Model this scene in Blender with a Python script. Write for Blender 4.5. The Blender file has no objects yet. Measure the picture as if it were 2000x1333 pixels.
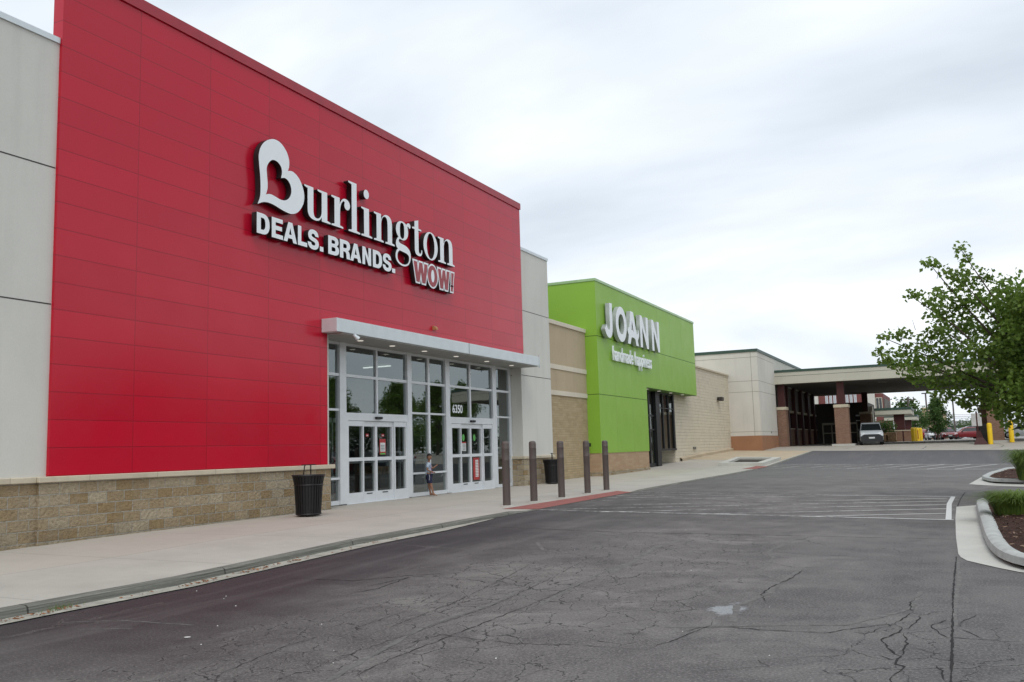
import bpy, bmesh, math, random
from mathutils import Vector, Matrix
from mathutils.noise import noise as pnoise
random.seed(7)
sc = bpy.context.scene
C = sc.collection
PI = math.pi
# ------------------------------------------------------------------ camera, sky, sun, exposure
EYE = 1.39
FPX, YAW, PITCH, ROLL = 1784.289, math.radians(-25.4248), math.radians(6.8194), math.radians(-1.6214)
FW = Vector((math.sin(YAW)*math.cos(PITCH), math.cos(YAW)*math.cos(PITCH), math.sin(PITCH)))
R0_ = Vector((math.cos(YAW), -math.sin(YAW), 0)); U0_ = R0_.cross(FW)
RT = math.cos(ROLL)*R0_ + math.sin(ROLL)*U0_
UP = -math.sin(ROLL)*R0_ + math.cos(ROLL)*U0_
cam = bpy.data.cameras.new('camera'); cob = bpy.data.objects.new('camera', cam); C.objects.link(cob)
cam.sensor_width = 36; cam.lens = FPX/2000*36; cam.clip_start = .1; cam.clip_end = 5000
cob.matrix_world = Matrix(((RT.x, UP.x, -FW.x, 0), (RT.y, UP.y, -FW.y, 0), (RT.z, UP.z, -FW.z, EYE), (0, 0, 0, 1)))
sc.camera = cob
sc.view_settings.view_transform = 'Standard'; sc.view_settings.look = 'None'
sc.view_settings.exposure = 0.36; sc.view_settings.gamma = 1
sc.cycles.max_bounces = 7; sc.cycles.transparent_max_bounces = 12; sc.cycles.use_denoising = True
sc.cycles.caustics_reflective = False; sc.cycles.caustics_refractive = False

SKYX, SKYY = 2.6, 8.8
SUN_EL, SUN_AZ = math.radians(55), math.radians(150)     # azimuth clockwise from +Y
w = bpy.data.worlds.new('World'); sc.world = w; w.use_nodes = True
nt = w.node_tree; nt.nodes.clear(); L = nt.links.new
def wn(t, **k):
    n = nt.nodes.new(t)
    for a, b in k.items(): setattr(n, a, b)
    return n
tc = wn('ShaderNodeTexCoord')
sky = wn('ShaderNodeTexSky', sky_type='NISHITA'); sky.sun_disc = False
sky.sun_elevation = SUN_EL; sky.sun_rotation = SUN_AZ
# overcast deck: project direction on a flat layer so that clouds shrink towards the horizon
sep = wn('ShaderNodeSeparateXYZ'); L(tc.outputs['Generated'], sep.inputs[0])
zz = wn('ShaderNodeMath', operation='ADD'); L(sep.outputs[2], zz.inputs[0]); zz.inputs[1].default_value = .36
zc = wn('ShaderNodeMath', operation='MAXIMUM'); L(zz.outputs[0], zc.inputs[0]); zc.inputs[1].default_value = .12
dx = wn('ShaderNodeMath', operation='DIVIDE'); L(sep.outputs[0], dx.inputs[0]); L(zc.outputs[0], dx.inputs[1])
dy = wn('ShaderNodeMath', operation='DIVIDE'); L(sep.outputs[1], dy.inputs[0]); L(zc.outputs[0], dy.inputs[1])
cb = wn('ShaderNodeCombineXYZ'); L(dx.outputs[0], cb.inputs[0]); L(dy.outputs[0], cb.inputs[1])
mp = wn('ShaderNodeMapping'); L(cb.outputs[0], mp.inputs[0]); mp.inputs['Rotation'].default_value[2] = .55
mp.inputs['Location'].default_value = (SKYX, SKYY, 0); mp.inputs['Scale'].default_value = (.9, 1.5, 1)
n1 = wn('ShaderNodeTexNoise'); n1.inputs['Scale'].default_value = .9; n1.inputs['Detail'].default_value = 6; n1.inputs['Roughness'].default_value = .5; n1.inputs['Distortion'].default_value = .25
L(mp.outputs[0], n1.inputs['Vector'])
lo = wn('ShaderNodeMapRange', interpolation_type='SMOOTHSTEP'); L(sep.outputs[2], lo.inputs[0]); lo.inputs[1].default_value = .10; lo.inputs[2].default_value = .42; lo.inputs[3].default_value = .085; lo.inputs[4].default_value = -.03
ad = wn('ShaderNodeMath', operation='ADD'); L(n1.outputs[0], ad.inputs[0]); L(lo.outputs[0], ad.inputs[1])
cr = wn('ShaderNodeValToRGB'); L(ad.outputs[0], cr.inputs[0])
e = cr.color_ramp.elements
e[0].position = .34; e[0].color = (.44, .50, .575, 1)
e[1].position = .74; e[1].color = (1.04, 1.05, 1.06, 1)
m = e.new(.47); m.color = (.64, .70, .765, 1); m = e.new(.58); m.color = (.81, .845, .885, 1)
sc10 = wn('ShaderNodeVectorMath', operation='SCALE'); L(cr.outputs[0], sc10.inputs[0]); sc10.inputs['Scale'].default_value = 10.0
mx = wn('ShaderNodeMix', data_type='RGBA'); mx.inputs[0].default_value = .95
L(sky.outputs[0], mx.inputs[6]); L(sc10.outputs[0], mx.inputs[7])
bg = wn('ShaderNodeBackground'); bg.inputs['Strength'].default_value = .1; L(mx.outputs[2], bg.inputs[0])
wo = wn('ShaderNodeOutputWorld'); L(bg.outputs[0], wo.inputs[0])
sun = bpy.data.lights.new('sun', 'SUN'); sun.energy = .9; sun.angle = math.radians(25); sun.color = (1, .97, .93)
sob = bpy.data.objects.new('sun', sun); C.objects.link(sob)
sd = Vector((math.sin(SUN_AZ)*math.cos(SUN_EL), math.cos(SUN_AZ)*math.cos(SUN_EL), math.sin(SUN_EL)))
sob.rotation_euler = sd.to_track_quat('Z', 'Y').to_euler(); sob.location = sd*60

# ------------------------------------------------------------------ measuring helpers
def ray(u, v): return FW + RT*((u-1000)/FPX) - UP*((v-666.5)/FPX)
def atX(u, v, x): d = ray(u, v); d = d*(x/d.x); return Vector((d.x, d.y, d.z+EYE))
def atY(u, v, y): d = ray(u, v); d = d*(y/d.y); return Vector((d.x, d.y, d.z+EYE))
def atZ(u, v, z): d = ray(u, v); d = d*((z-EYE)/d.z); return Vector((d.x, d.y, d.z+EYE))
def interp(tab, t):
    if t <= tab[0][0]: return tab[0][1]
    for (a, b), (c, d) in zip(tab, tab[1:]):
        if t <= c:
            s = (t-a)/(c-a); return b+(d-b)*s
    return tab[-1][1]
KERB = [(0,-.14),(9,-.13),(13,-.03),(17,-.01),(20,0),(28,.0),(31,.02),(37,.04),(43,.05),(51,.10),(58,.33),(70,.71),(77,1.0),(90,1.1),(120,1.17),(250,1.2)]
RK = [(0,-.24),(9,-.23),(13,-.12),(17,-.09),(20,-.06),(28,-.03),(31,-.02),(37,.0),(43,.01),(51,.06),(58,.29),(70,.70),(77,1.0),(90,1.1),(120,1.17),(250,1.2)]
RM = [(0,-.24),(28,-.21),(40,-.19),(50,-.14),(58,.1),(70,.52),(77,.96),(90,1.1),(120,1.17),(250,1.2)]
RR = [(0,-.24),(40,-.24),(50,-.22),(58,-.02),(70,.34),(77,.9),(90,1.1),(120,1.17),(250,1.2)]
WL = [(0,-.05),(10,-.04),(12,0),(20,.03),(31,.05),(40,.12),(46,.18),(52,.30),(60,.62),(70,.9),(77,1.07),(90,1.1),(120,1.17),(250,1.2)]
def road_z(x, y):
    k, m, r = interp(RK, y), interp(RM, y), interp(RR, y)
    if x <= 0: s = min(1, -x/9.2); s = s; return m+(k-m)*s
    s = min(1, x/8); return m+(r-m)*s
def walk_z(x, y):
    s = max(0, min(1, (-9.2-x)/5.8)); z = interp(KERB, y)*(1-s)+interp(WL, y)*s
    if 19.2 < y < 29 and x > -10.3:      # dropped kerb at the crossing
        f = min(1, (y-19.2)/.9, (29-y)/.9)*min(1, (x+10.3)/1.0)
        z = z*(1-f)+(interp(RK, y)+.006)*f
    return z
def gz(x, y): return walk_z(x, y) if x < -9.2 else road_z(x, y)
def atG(u, v, dz=0.0, f=gz):
    z = 0.0
    for _ in range(30):
        p = atZ(u, v, z+dz); z = .5*z+.5*f(p.x, p.y)
    p = atZ(u, v, z+dz); return p
# ------------------------------------------------------------------ mesh helpers
class MB:
    def __init__(s): s.v = []; s.f = []; s.m = []
    def add(s, vs, fs, m=0):
        o = len(s.v); s.v += [tuple(p) for p in vs]; s.f += [tuple(i+o for i in f) for f in fs]; s.m += [m]*len(fs); return s
    def box(s, x0, x1, y0, y1, z0, z1, m=0):
        x0, x1 = sorted((x0, x1)); y0, y1 = sorted((y0, y1)); z0, z1 = sorted((z0, z1))
        vs = [(x, y, z) for z in (z0, z1) for y in (y0, y1) for x in (x0, x1)]
        return s.add(vs, [(0,2,3,1),(4,5,7,6),(0,1,5,4),(2,6,7,3),(0,4,6,2),(1,3,7,5)], m)
    def prism(s, poly, d, m=0, axis='x'):
        """poly: loop of 3d points; extrude by vector d"""
        n = len(poly); P = [Vector(p) for p in poly]; Q = [p+Vector(d) for p in P]
        return s.add(P+Q, [tuple(range(n))[::-1], tuple(range(n, 2*n))]+[(i, (i+1) % n, n+(i+1) % n, n+i) for i in range(n)], m)
    def tube(s, path, rad, n=8, m=0, cap=True):
        P = [Vector(p) for p in path]; k = len(P)
        if not hasattr(rad, '__len__'): rad = [rad]*k
        vs = []; ref = None
        for i, p in enumerate(P):
            t = (P[min(i+1, k-1)]-P[max(i-1, 0)]).normalized()
            a = t.cross(Vector((0, 0, 1)) if abs(t.z) < .95 else Vector((1, 0, 0))).normalized()
            if ref is not None:
                a = (ref-t*ref.dot(t)).normalized()
            ref = a; b = t.cross(a)
            for j in range(n):
                an = 2*PI*j/n; vs.append(p+(a*math.cos(an)+b*math.sin(an))*rad[i])
        fs = [(i*n+j, i*n+(j+1) % n, (i+1)*n+(j+1) % n, (i+1)*n+j) for i in range(k-1) for j in range(n)]
        if cap: fs += [tuple(range(n))[::-1], tuple((k-1)*n+j for j in range(n))]
        return s.add(vs, fs, m)
    def lathe(s, prof, c, n=20, m=0):
        vs = [(c[0]+r*math.cos(2*PI*j/n), c[1]+r*math.sin(2*PI*j/n), c[2]+z) for r, z in prof for j in range(n)]
        k = len(prof)
        fs = [(i*n+j, i*n+(j+1) % n, (i+1)*n+(j+1) % n, (i+1)*n+j) for i in range(k-1) for j in range(n)]
        fs += [tuple(range(n))[::-1], tuple((k-1)*n+j for j in range(n))]
        return s.add(vs, fs, m)
    def build(s, name, mats, parent=None, smooth=False, bevel=0, bseg=1):
        me = bpy.data.meshes.new(name)
        off = Vector(parent['_org']) if parent is not None and '_org' in parent else Vector((0, 0, 0))
        me.from_pydata([tuple(Vector(p)-off) for p in s.v], [], s.f)
        for mt in (mats if isinstance(mats, (list, tuple)) else [mats]): me.materials.append(mt)
        for p, i in zip(me.polygons, s.m): p.material_index = i; p.use_smooth = smooth
        o = bpy.data.objects.new(name, me); C.objects.link(o)
        if parent is not None:
            o.parent = parent; o['_org'] = tuple(off)
        bm = bmesh.new(); bm.from_mesh(me); bmesh.ops.recalc_face_normals(bm, faces=bm.faces)
        if bevel:
            bmesh.ops.remove_doubles(bm, verts=bm.verts, dist=1e-5)
            bmesh.ops.bevel(bm, geom=[e for e in bm.edges if len(e.link_faces) == 2 and e.calc_face_angle(0) > .5], offset=bevel, segments=bseg, affect='EDGES', profile=.6)
        bm.to_mesh(me); bm.free()
        if smooth:
            try: me.set_sharp_from_angle(angle=math.radians(38))
            except Exception: pass
        return o
def tag(o, label, cat, group=None, kind=None):
    if label: o['label'] = label
    if cat: o['category'] = cat
    if group: o['group'] = group
    if kind: o['kind'] = kind
    return o
def thing(name, label, cat, loc=(0,0,0), group=None, rz=0, local=False):
    o = bpy.data.objects.new(name, None); C.objects.link(o); o.location = loc; o.rotation_euler[2] = rz
    o.empty_display_size = .2
    o['_org'] = (0.0, 0.0, 0.0) if local else tuple(float(c) for c in loc)
    return tag(o, label, cat, group)
def dup(root, loc, rz, label=None, group=None, scale=None):
    r = root.copy(); C.objects.link(r); r.location = loc; r.rotation_euler[2] = rz
    if scale: r.scale = (scale,)*3 if not hasattr(scale, '__len__') else scale
    if label: r['label'] = label
    if group: r['group'] = group
    for ch in list(root.children):
        c = ch.copy(); C.objects.link(c); c.parent = r
        for g in list(ch.children):
            d = g.copy(); C.objects.link(d); d.parent = c
    return r
# ------------------------------------------------------------------ materials
def lin(r, g, b): return tuple(((c/255+.055)/1.055)**2.4 if c > 10 else c/3295 for c in (r, g, b))
class NM:
    def __init__(s, name):
        s.m = bpy.data.materials.new(name); s.m.use_nodes = True; s.t = s.m.node_tree; s.t.nodes.clear()
        s.out = s.n('ShaderNodeOutputMaterial')
    def n(s, t, _in=None, **k):
        x = s.t.nodes.new(t)
        for a, b in k.items(): setattr(x, a, b)
        for a, b in (_in or {}).items(): s.set(x, a, b)
        return x
    def set(s, x, a, b):
        i = x.inputs[a]
        if isinstance(b, bpy.types.NodeSocket): s.t.links.new(b, i)
        elif hasattr(i.default_value, '__len__') and hasattr(b, '__len__') and len(b) == 3 and len(i.default_value) == 4: i.default_value = (*b, 1)
        else: i.default_value = b
    def math(s, op, a, b=0.0, c=None):
        x = s.n('ShaderNodeMath', operation=op); s.set(x, 0, a); s.set(x, 1, b)
        if c is not None: s.set(x, 2, c)
        return x.outputs[0]
    def mix(s, f, a, b, mode='MIX'):
        x = s.n('ShaderNodeMix', data_type='RGBA', blend_type=mode); s.set(x, 0, f); s.set(x, 6, a); s.set(x, 7, b); return x.outputs[2]
    def noise(s, vec, scale, detail=3, rough=.5, dist=0.0):
        x = s.n('ShaderNodeTexNoise'); s.set(x, 'Vector', vec); s.set(x, 'Scale', scale); s.set(x, 'Detail', detail); s.set(x, 'Roughness', rough); s.set(x, 'Distortion', dist); return x.outputs[0]
    def ramp(s, f, a, b, lo=0.0, hi=1.0):
        x = s.n('ShaderNodeMapRange'); s.set(x, 0, f); s.set(x, 1, a); s.set(x, 2, b); s.set(x, 3, lo); s.set(x, 4, hi); return x.outputs[0]
    def pos(s): return s.n('ShaderNodeNewGeometry').outputs['Position']
    def obj(s): return s.n('ShaderNodeTexCoord').outputs['Object']
    def sep(s, v):
        x = s.n('ShaderNodeSeparateXYZ'); s.set(x, 0, v); return x.outputs
    def comb(s, x=0.0, y=0.0, z=0.0):
        c = s.n('ShaderNodeCombineXYZ'); s.set(c, 0, x); s.set(c, 1, y); s.set(c, 2, z); return c.outputs[0]
    def bump(s, h, strength=.3, dist=.01):
        x = s.n('ShaderNodeBump'); s.set(x, 'Height', h); s.set(x, 'Strength', strength); s.set(x, 'Distance', dist); return x.outputs[0]
    def bsdf(s, col, rough=.7, metal=0.0, spec=.5, normal=None, coat=0.0, **k):
        x = s.n('ShaderNodeBsdfPrincipled'); s.set(x, 'Base Color', col); s.set(x, 'Roughness', rough); s.set(x, 'Metallic', metal); s.set(x, 'Specular IOR Level', spec); s.set(x, 'Coat Weight', coat)
        if normal is not None: s.set(x, 'Normal', normal)
        for a, b in k.items(): s.set(x, a.replace('_', ' '), b)
        s.t.links.new(x.outputs[0], s.out.inputs[0]); return x
    def line(s, c, period, offset, half):
        """1 on a line every period"""
        a = s.math('PINGPONG', s.math('ADD', c, -offset+1000*period), period/2)   # 0 at line
        return s.math('LESS_THAN', a, half)
def simple(name, col, rough=.7, metal=0.0, var=.12, vscale=3.0, bump=0.0, bscale=60.0, spec=.5, coat=0.0, local=False):
    q = NM(name); p = q.obj() if local else q.pos()
    n = q.noise(p, vscale, 4, .6)
    c = q.mix(q.ramp(n, .3, .7), tuple(x*(1-var) for x in col), tuple(min(1, x*(1+var)) for x in col))
    nm = q.bump(q.noise(p, bscale, 3), bump, .01) if bump else None
    q.bsdf(c, rough, metal, spec, nm, coat); return q.m
def stucco(name, col, bump=.25, dirt=.12, jy=None, jz=None, streak=True):
    q = NM(name); p = q.pos(); x, y, z = q.sep(p)
    n = q.noise(p, .5, 5, .6); f = q.noise(p, 35, 2)
    c = q.mix(q.ramp(n, .3, .7), tuple(v*(1-dirt) for v in col), tuple(v*(1+dirt*.4) for v in col))
    c = q.mix(q.ramp(f, .3, .7, 0, .04), c, (0, 0, 0))
    if streak:
        st = q.noise(q.comb(q.math('MULTIPLY', x, 2.0), q.math('MULTIPLY', y, 2.5), q.math('MULTIPLY', z, .18)), 1.0, 4, .6)
        c = q.mix(q.ramp(st, .52, .75, 0, .09), c, (.16, .15, .12))
    nm = q.bump(q.noise(p, 70, 3), bump, .004)
    q.bsdf(c, .9, 0, .25, nm); return q.m
def panels(name, col, py, oy, pz, oz, rough=.38, dark=.5, tint=.05, half=.008, spec=.5, zmax=None, extra_z=None, coat=0.0):
    q = NM(name); p = q.pos(); x, y, z = q.sep(p)
    ly = q.line(y, py, oy, half)
    lz = q.line(z, pz, oz, half*1.15) if pz else None
    l = ly if lz is None else q.math('MAXIMUM', ly, lz)
    for ez in (extra_z or []):
        l = q.math('MAXIMUM', l, q.math('COMPARE', z, ez, .014))
    iy = q.math('FLOOR', q.math('DIVIDE', q.math('ADD', y, -oy), py)); iz = q.math('FLOOR', q.math('DIVIDE', q.math('ADD', z, -oz), pz or 3.0))
    wn_ = q.n('ShaderNodeTexWhiteNoise', noise_dimensions='2D'); q.set(wn_, 'Vector', q.comb(iy, iz, 0))
    c = q.mix(q.ramp(wn_.outputs[0], 0, 1), tuple(v*(1-tint) for v in col), tuple(v*(1+tint) for v in col))
    n = q.noise(p, 1.1, 4, .6); c = q.mix(q.ramp(n, .35, .75, 0, .10), c, tuple(v*.6 for v in col))
    c = q.mix(l, c, tuple(v*(1-dark) for v in col))
    wob = q.noise(p, 1.6, 2)
    h = q.math('ADD', q.math('MULTIPLY', l, -1.0), q.math('MULTIPLY', wob, .5))
    nm = q.bump(h, .25, .01)
    q.bsdf(c, q.ramp(n, .3, .7, rough-.03, rough+.06), 0, spec, nm, coat, Coat_Roughness=.2); return q.m
def masonry(name, c1, c2, mort, bw, bh, oz=0.0, bump=.8, msize=.008, axis='y', coarse=25, var=.25, mb=.0, split=.5):
    q = NM(name); p = q.pos(); x, y, z = q.sep(p)
    h = q.math('ADD', y, x)            # works for both facing directions
    v = q.comb(h, q.math('ADD', z, -oz), 0)
    b = q.n('ShaderNodeTexBrick'); q.set(b, 'Vector', v); q.set(b, 'Scale', 1.0); q.set(b, 'Brick Width', bw); q.set(b, 'Row Height', bh); q.set(b, 'Mortar Size', msize); q.set(b, 'Mortar Smooth', .3)
    q.set(b, 'Bias', mb); q.set(b, 'Color1', c1); q.set(b, 'Color2', c2); q.set(b, 'Mortar', mort)
    n = q.noise(p, coarse, 5, .65); big = q.noise(p, 2.2, 4, .6)
    c = q.mix(q.ramp(n, .35, .7, 0, var), b.outputs[0], tuple(k*.45 for k in c1))
    c = q.mix(q.ramp(big, .5, .75, 0, .5), c, tuple(k*.68 for k in c2))
    low = q.math('MULTIPLY', q.ramp(z, .35, -.05), q.ramp(big, .35, .6)); c = q.mix(q.math('MULTIPLY', low, .35), c, (.12, .10, .07))
    hh = q.math('ADD', q.math('MULTIPLY', b.outputs[1], -1.2), q.math('MULTIPLY', n, split))
    q.bsdf(c, .92, 0, .2, q.bump(hh, bump, .05)); return q.m

M = {}
M['grey_stucco'] = stucco('grey_stucco', (.675, .665, .61), dirt=.06)
M['red'] = panels('red_metal_panel', (.54, .007, .029), 1.965, 10.99, .497, 1.665, rough=.20, dark=.34, spec=.38, half=.009)
M['red_trim'] = simple('dark_red_trim', (.38, .016, .032), .4)
M['stone'] = masonry('split_face_stone', (.40, .285, .15), (.60, .51, .37), (.56, .52, .44), .405, .203, oz=.03, bump=1.0, msize=.012, coarse=15, var=.40, split=2.0)
M['cap'] = masonry('limestone_cap', (.62, .55, .42), (.54, .48, .37), (.3, .27, .2), 1.6, .3, oz=1.0, bump=.3, msize=.006, var=.1, split=.1)
M['white_metal'] = simple('white_aluminium', (.74, .77, .79), .4, .1, var=.04, spec=.6)
M['coping'] = simple('light_metal_coping', (.66, .71, .72), .42, .3, var=.05)
M['soffit'] = simple('grey_soffit', (.36, .36, .34), .7)
M['black'] = simple('black_metal', (.007, .007, .008), .5, 0, var=.2)
M['gap'] = simple('dark_reveal', (.06, .058, .052), .8)
M['tan_block'] = masonry('tan_split_block', (.43, .33, .195), (.50, .395, .25), (.46, .37, .24), .40, .10, oz=0, bump=.7, msize=.004, var=.18)
M['tan_stucco'] = stucco('tan_stucco', (.50, .405, .275))
M['cream_band'] = stucco('cream_band', (.70, .64, .52), streak=False)
M['green'] = panels('green_composite_panel', (.255, .47, .048), 2.5, 1.73, 0, 0, rough=.45, dark=.35, tint=.02, half=.010, extra_z=None, spec=.4)
M['green_trim'] = simple('pale_green_trim', (.33, .50, .24), .35, .2)
M['brownstone'] = masonry('brown_stone_veneer', (.44, .30, .19), (.50, .36, .24), (.44, .34, .24), .6, .12, oz=0, bump=.5, msize=.003, var=.2, mb=-.2)
M['cream_block'] = masonry('cream_painted_block', (.68, .61, .48), (.655, .59, .46), (.63, .57, .45), .40, .20, bump=.8, msize=.004, var=.12)
M['white_stucco'] = stucco('off_white_stucco', (.66, .635, .57), dirt=.08)
M['brown_base'] = stucco('terracotta_base', (.36, .185, .105), streak=False)
M['fascia'] = stucco('beige_fascia', (.55, .53, .44), dirt=.05)
M['green_cop'] = simple('dark_green_coping', (.035, .075, .055), .5)
M['brick'] = masonry('red_brick', (.245, .135, .09), (.31, .19, .135), (.30, .22, .17), .22, .075, bump=.5, msize=.008, var=.2)
M['redpost'] = simple('red_painted_steel', (.055, .010, .008), .65)
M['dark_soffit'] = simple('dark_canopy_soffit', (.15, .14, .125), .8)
M['interior_dark'] = simple('dim_interior', (.10, .095, .085), .8)
M['interior_floor'] = simple('interior_floor_tile', (.22, .21, .19), .35)
M['interior_wall'] = simple('interior_wall_paint', (.30, .30, .28), .8)
M['yellow'] = simple('yellow_paint', (.85, .55, .012), .5, var=.06)
M['letter'] = simple('white_letter_face', (.88, .92, .94), .45, var=.02)
M['letter_side'] = simple('black_letter_return', (.012, .012, .013), .5)
M['silver_side'] = simple('grey_letter_return', (.45, .47, .48), .45, .2)
M['wow_red'] = simple('dark_red_letter_face', (.36, .06, .07), .5)
M['bollard'] = simple('brown_bollard_sleeve', (.105, .085, .075), .55, var=.08)
M['rubber'] = simple('tyre_rubber', (.02, .02, .021), .85, local=True)
M['bark'] = simple('bark', (.075, .058, .042), .95, bump=.6, bscale=25, local=True)
def leafmat(name, col, trans=.35):
    q = NM(name); p = q.obj(); n = q.noise(p, 1.3, 3); f = q.noise(p, 14.0, 2)
    c = q.mix(q.ramp(n, .35, .65), tuple(v*.62 for v in col), tuple(v*1.3 for v in col))
    c = q.mix(q.ramp(f, .4, .7, 0, .5), c, (col[0]*1.9, col[1]*1.5, col[2]*1.1))
    d = q.bsdf(c, .5, 0, .4)
    t = q.n('ShaderNodeBsdfTranslucent'); q.set(t, 'Color', c)
    s_ = q.n('ShaderNodeMixShader'); s_.inputs[0].default_value = trans
    q.t.links.new(d.outputs[0], s_.inputs[1]); q.t.links.new(t.outputs[0], s_.inputs[2]); q.t.links.new(s_.outputs[0], q.out.inputs[0]); return q.m
M['leaf'] = leafmat('maple_leaf', (.145, .24, .045), .5)
M['leaf2'] = leafmat('dark_leaf', (.060, .125, .028))
M['grass'] = leafmat('ornamental_grass', (.13, .21, .04))
def glassmat(name, refl=.34, tint=(.55, .6, .58), rough=0.0):
    q = NM(name)
    ge = q.n('ShaderNodeNewGeometry'); dp = q.n('ShaderNodeVectorMath', operation='DOT_PRODUCT'); q.set(dp, 0, ge.outputs['Incoming']); q.set(dp, 1, ge.outputs['True Normal'])
    om = q.math('SUBTRACT', 1.0, q.math('ABSOLUTE', dp.outputs['Value'])); f = q.math('ADD', q.math('MULTIPLY', q.math('POWER', om, 5.0), .9), refl); f = q.math('MINIMUM', f, 1.0)
    t = q.n('ShaderNodeBsdfTransparent'); q.set(t, 'Color', tint)
    g = q.n('ShaderNodeBsdfGlossy'); g.inputs['Roughness'].default_value = rough; q.set(g, 'Color', (.86, .93, .92))
    wob = q.noise(q.pos(), .8, 2); q.set(g, 'Normal', q.bump(wob, .04, .05))
    s_ = q.n('ShaderNodeMixShader'); q.set(s_, 0, f)
    q.t.links.new(t.outputs[0], s_.inputs[1]); q.t.links.new(g.outputs[0], s_.inputs[2]); q.t.links.new(s_.outputs[0], q.out.inputs[0]); return q.m
M['glass'] = glassmat('tinted_glass', .22)
M['glass_door'] = glassmat('door_glass', .08)
M['car_glass'] = simple('dark_car_glass', (.015, .02, .022), .08, spec=.9, local=True)
def emit(name, col, s):
    q = NM(name); e_ = q.n('ShaderNodeEmission'); q.set(e_, 'Color', col); e_.inputs[1].default_value = s
    q.t.links.new(e_.outputs[0], q.out.inputs[0]); return q.m
M['lamp'] = emit('lit_lamp', (1, .93, .82), .5)
M['tube'] = emit('fluorescent_tube', (.95, 1, .96), .8)
# ground materials
SPILL = atG(1422, 1190, 0, road_z)
def asphalt():
    q = NM('asphalt'); p = q.pos(); x, y, z = q.sep(p); v = q.comb(x, y, 0)
    fine = q.noise(v, 42, 3, .75); mid = q.noise(v, 1.7, 5, .65); big = q.noise(v, .22, 4, .6)
    c = q.mix(q.ramp(big, .36, .64), (.108, .099, .095), (.182, .168, .158))
    c = q.mix(q.ramp(mid, .42, .66, 0, .55), c, (.055, .048, .050))
    blot = q.noise(v, .75, 6, .72, .6); c = q.mix(q.ramp(blot, .50, .62, 0, .7), c, (.215, .20, .187)); c = q.mix(q.ramp(blot, .44, .32, 0, .55), c, (.042, .037, .040))
    oil = q.noise(q.comb(x, y, 7.0), 2.6, 3, .5); c = q.mix(q.ramp(oil, .70, .76, 0, .5), c, (.028, .025, .027))
    # smoother sealed bays: dark strip beside the kerb, and bays marked by cross seams
    edge = q.math('ADD', x, q.ramp(q.noise(q.comb(q.math('MULTIPLY', x, .3), q.math('MULTIPLY', y, .35), 0), 1.0, 4, .6), .3, .7, -1.1, 1.3))
    kerb = q.math('MULTIPLY', q.ramp(edge, -4.7, -7.7), q.ramp(y, 25, 19, .35, 1))
    c = q.mix(q.math('MULTIPLY', kerb, .92), c, (.019, .0165, .020))
    s1 = q.math('MULTIPLY', q.math('GREATER_THAN', y, 17.0), q.math('LESS_THAN', y, 20.2))
    c = q.mix(q.math('MULTIPLY', s1, q.ramp(mid, .3, .7, .12, .55)), c, (.058, .055, .056))
    # right-hand lane beyond long joint is finer and bluish
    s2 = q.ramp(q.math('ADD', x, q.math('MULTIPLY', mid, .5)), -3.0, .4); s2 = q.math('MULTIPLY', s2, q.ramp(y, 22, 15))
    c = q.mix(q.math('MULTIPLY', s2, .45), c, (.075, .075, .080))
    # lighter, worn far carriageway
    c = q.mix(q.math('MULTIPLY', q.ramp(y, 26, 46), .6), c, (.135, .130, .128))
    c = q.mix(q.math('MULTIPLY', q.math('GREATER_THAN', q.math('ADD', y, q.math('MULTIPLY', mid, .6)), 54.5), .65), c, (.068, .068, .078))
    # tyre sweeps: stretched noise along the lane
    ty = q.noise(q.comb(q.math('MULTIPLY', x, 1.6), q.math('MULTIPLY', y, .10), 3.0), 1.0, 5, .6)
    c = q.mix(q.ramp(ty, .48, .68, 0, .38), c, (.155, .145, .14))
    ty2 = q.noise(q.comb(q.math('MULTIPLY', x, .5), q.math('MULTIPLY', y, 1.1), 9.0), 1.0, 5, .7)
    c = q.mix(q.ramp(ty2, .55, .75, 0, .35), c, (.05, .046, .05))
    # pale dried spill
    dxy = q.n('ShaderNodeVectorMath', operation='DISTANCE'); q.set(dxy, 0, q.comb(q.math('MULTIPLY', x, 1.5), y, 0)); q.set(dxy, 1, (SPILL.x*1.5, SPILL.y, 0))
    spf = q.math('ADD', q.ramp(dxy.outputs['Value'], .0, .5, .56, .0), q.noise(v, 5, 5, .7)); c = q.mix(q.ramp(spf, .74, .86, 0, .8), c, (.33, .35, .365))
    # aggregate
    amp = q.ramp(kerb, 0, 1, .75, .15)
    c = q.mix(q.math('MULTIPLY', q.ramp(fine, .52, .72), amp), c, (.33, .30, .28))
    c = q.mix(q.math('MULTIPLY', q.ramp(fine, .46, .30), amp), c, (.025, .023, .024))
    # alligator cracks in the wheel track
    dis = q.n('ShaderNodeTexNoise'); q.set(dis, 'Vector', v); q.set(dis, 'Scale', 2.2); q.set(dis, 'Detail', 5.0); q.set(dis, 'Roughness', .65)
    vv = q.n('ShaderNodeVectorMath', operation='MULTIPLY_ADD'); q.set(vv, 0, dis.outputs[1]); q.set(vv, 1, (.42, .42, 0)); q.set(vv, 2, v)
    sc_ = q.n('ShaderNodeVectorMath', operation='MULTIPLY'); q.set(sc_, 0, vv.outputs[0]); q.set(sc_, 1, (1.0, .62, 1))
    def cracks(scale, th):
        vo = q.n('ShaderNodeTexVoronoi', feature='DISTANCE_TO_EDGE', voronoi_dimensions='2D'); q.set(vo, 'Vector', sc_.outputs[0]); q.set(vo, 'Scale', scale)
        wth = q.math('MULTIPLY', th, q.ramp(q.noise(v, 1.4, 3), .3, .7, .25, 1.5))
        return q.math('LESS_THAN', vo.outputs[0], wth)
    track = q.math('ABSOLUTE', q.math('ADD', x, q.math('ADD', 4.35, q.math('MULTIPLY', q.noise(q.comb(0, q.math('MULTIPLY', y, .5), 0), 1.0, 3), -.0))))
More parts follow.
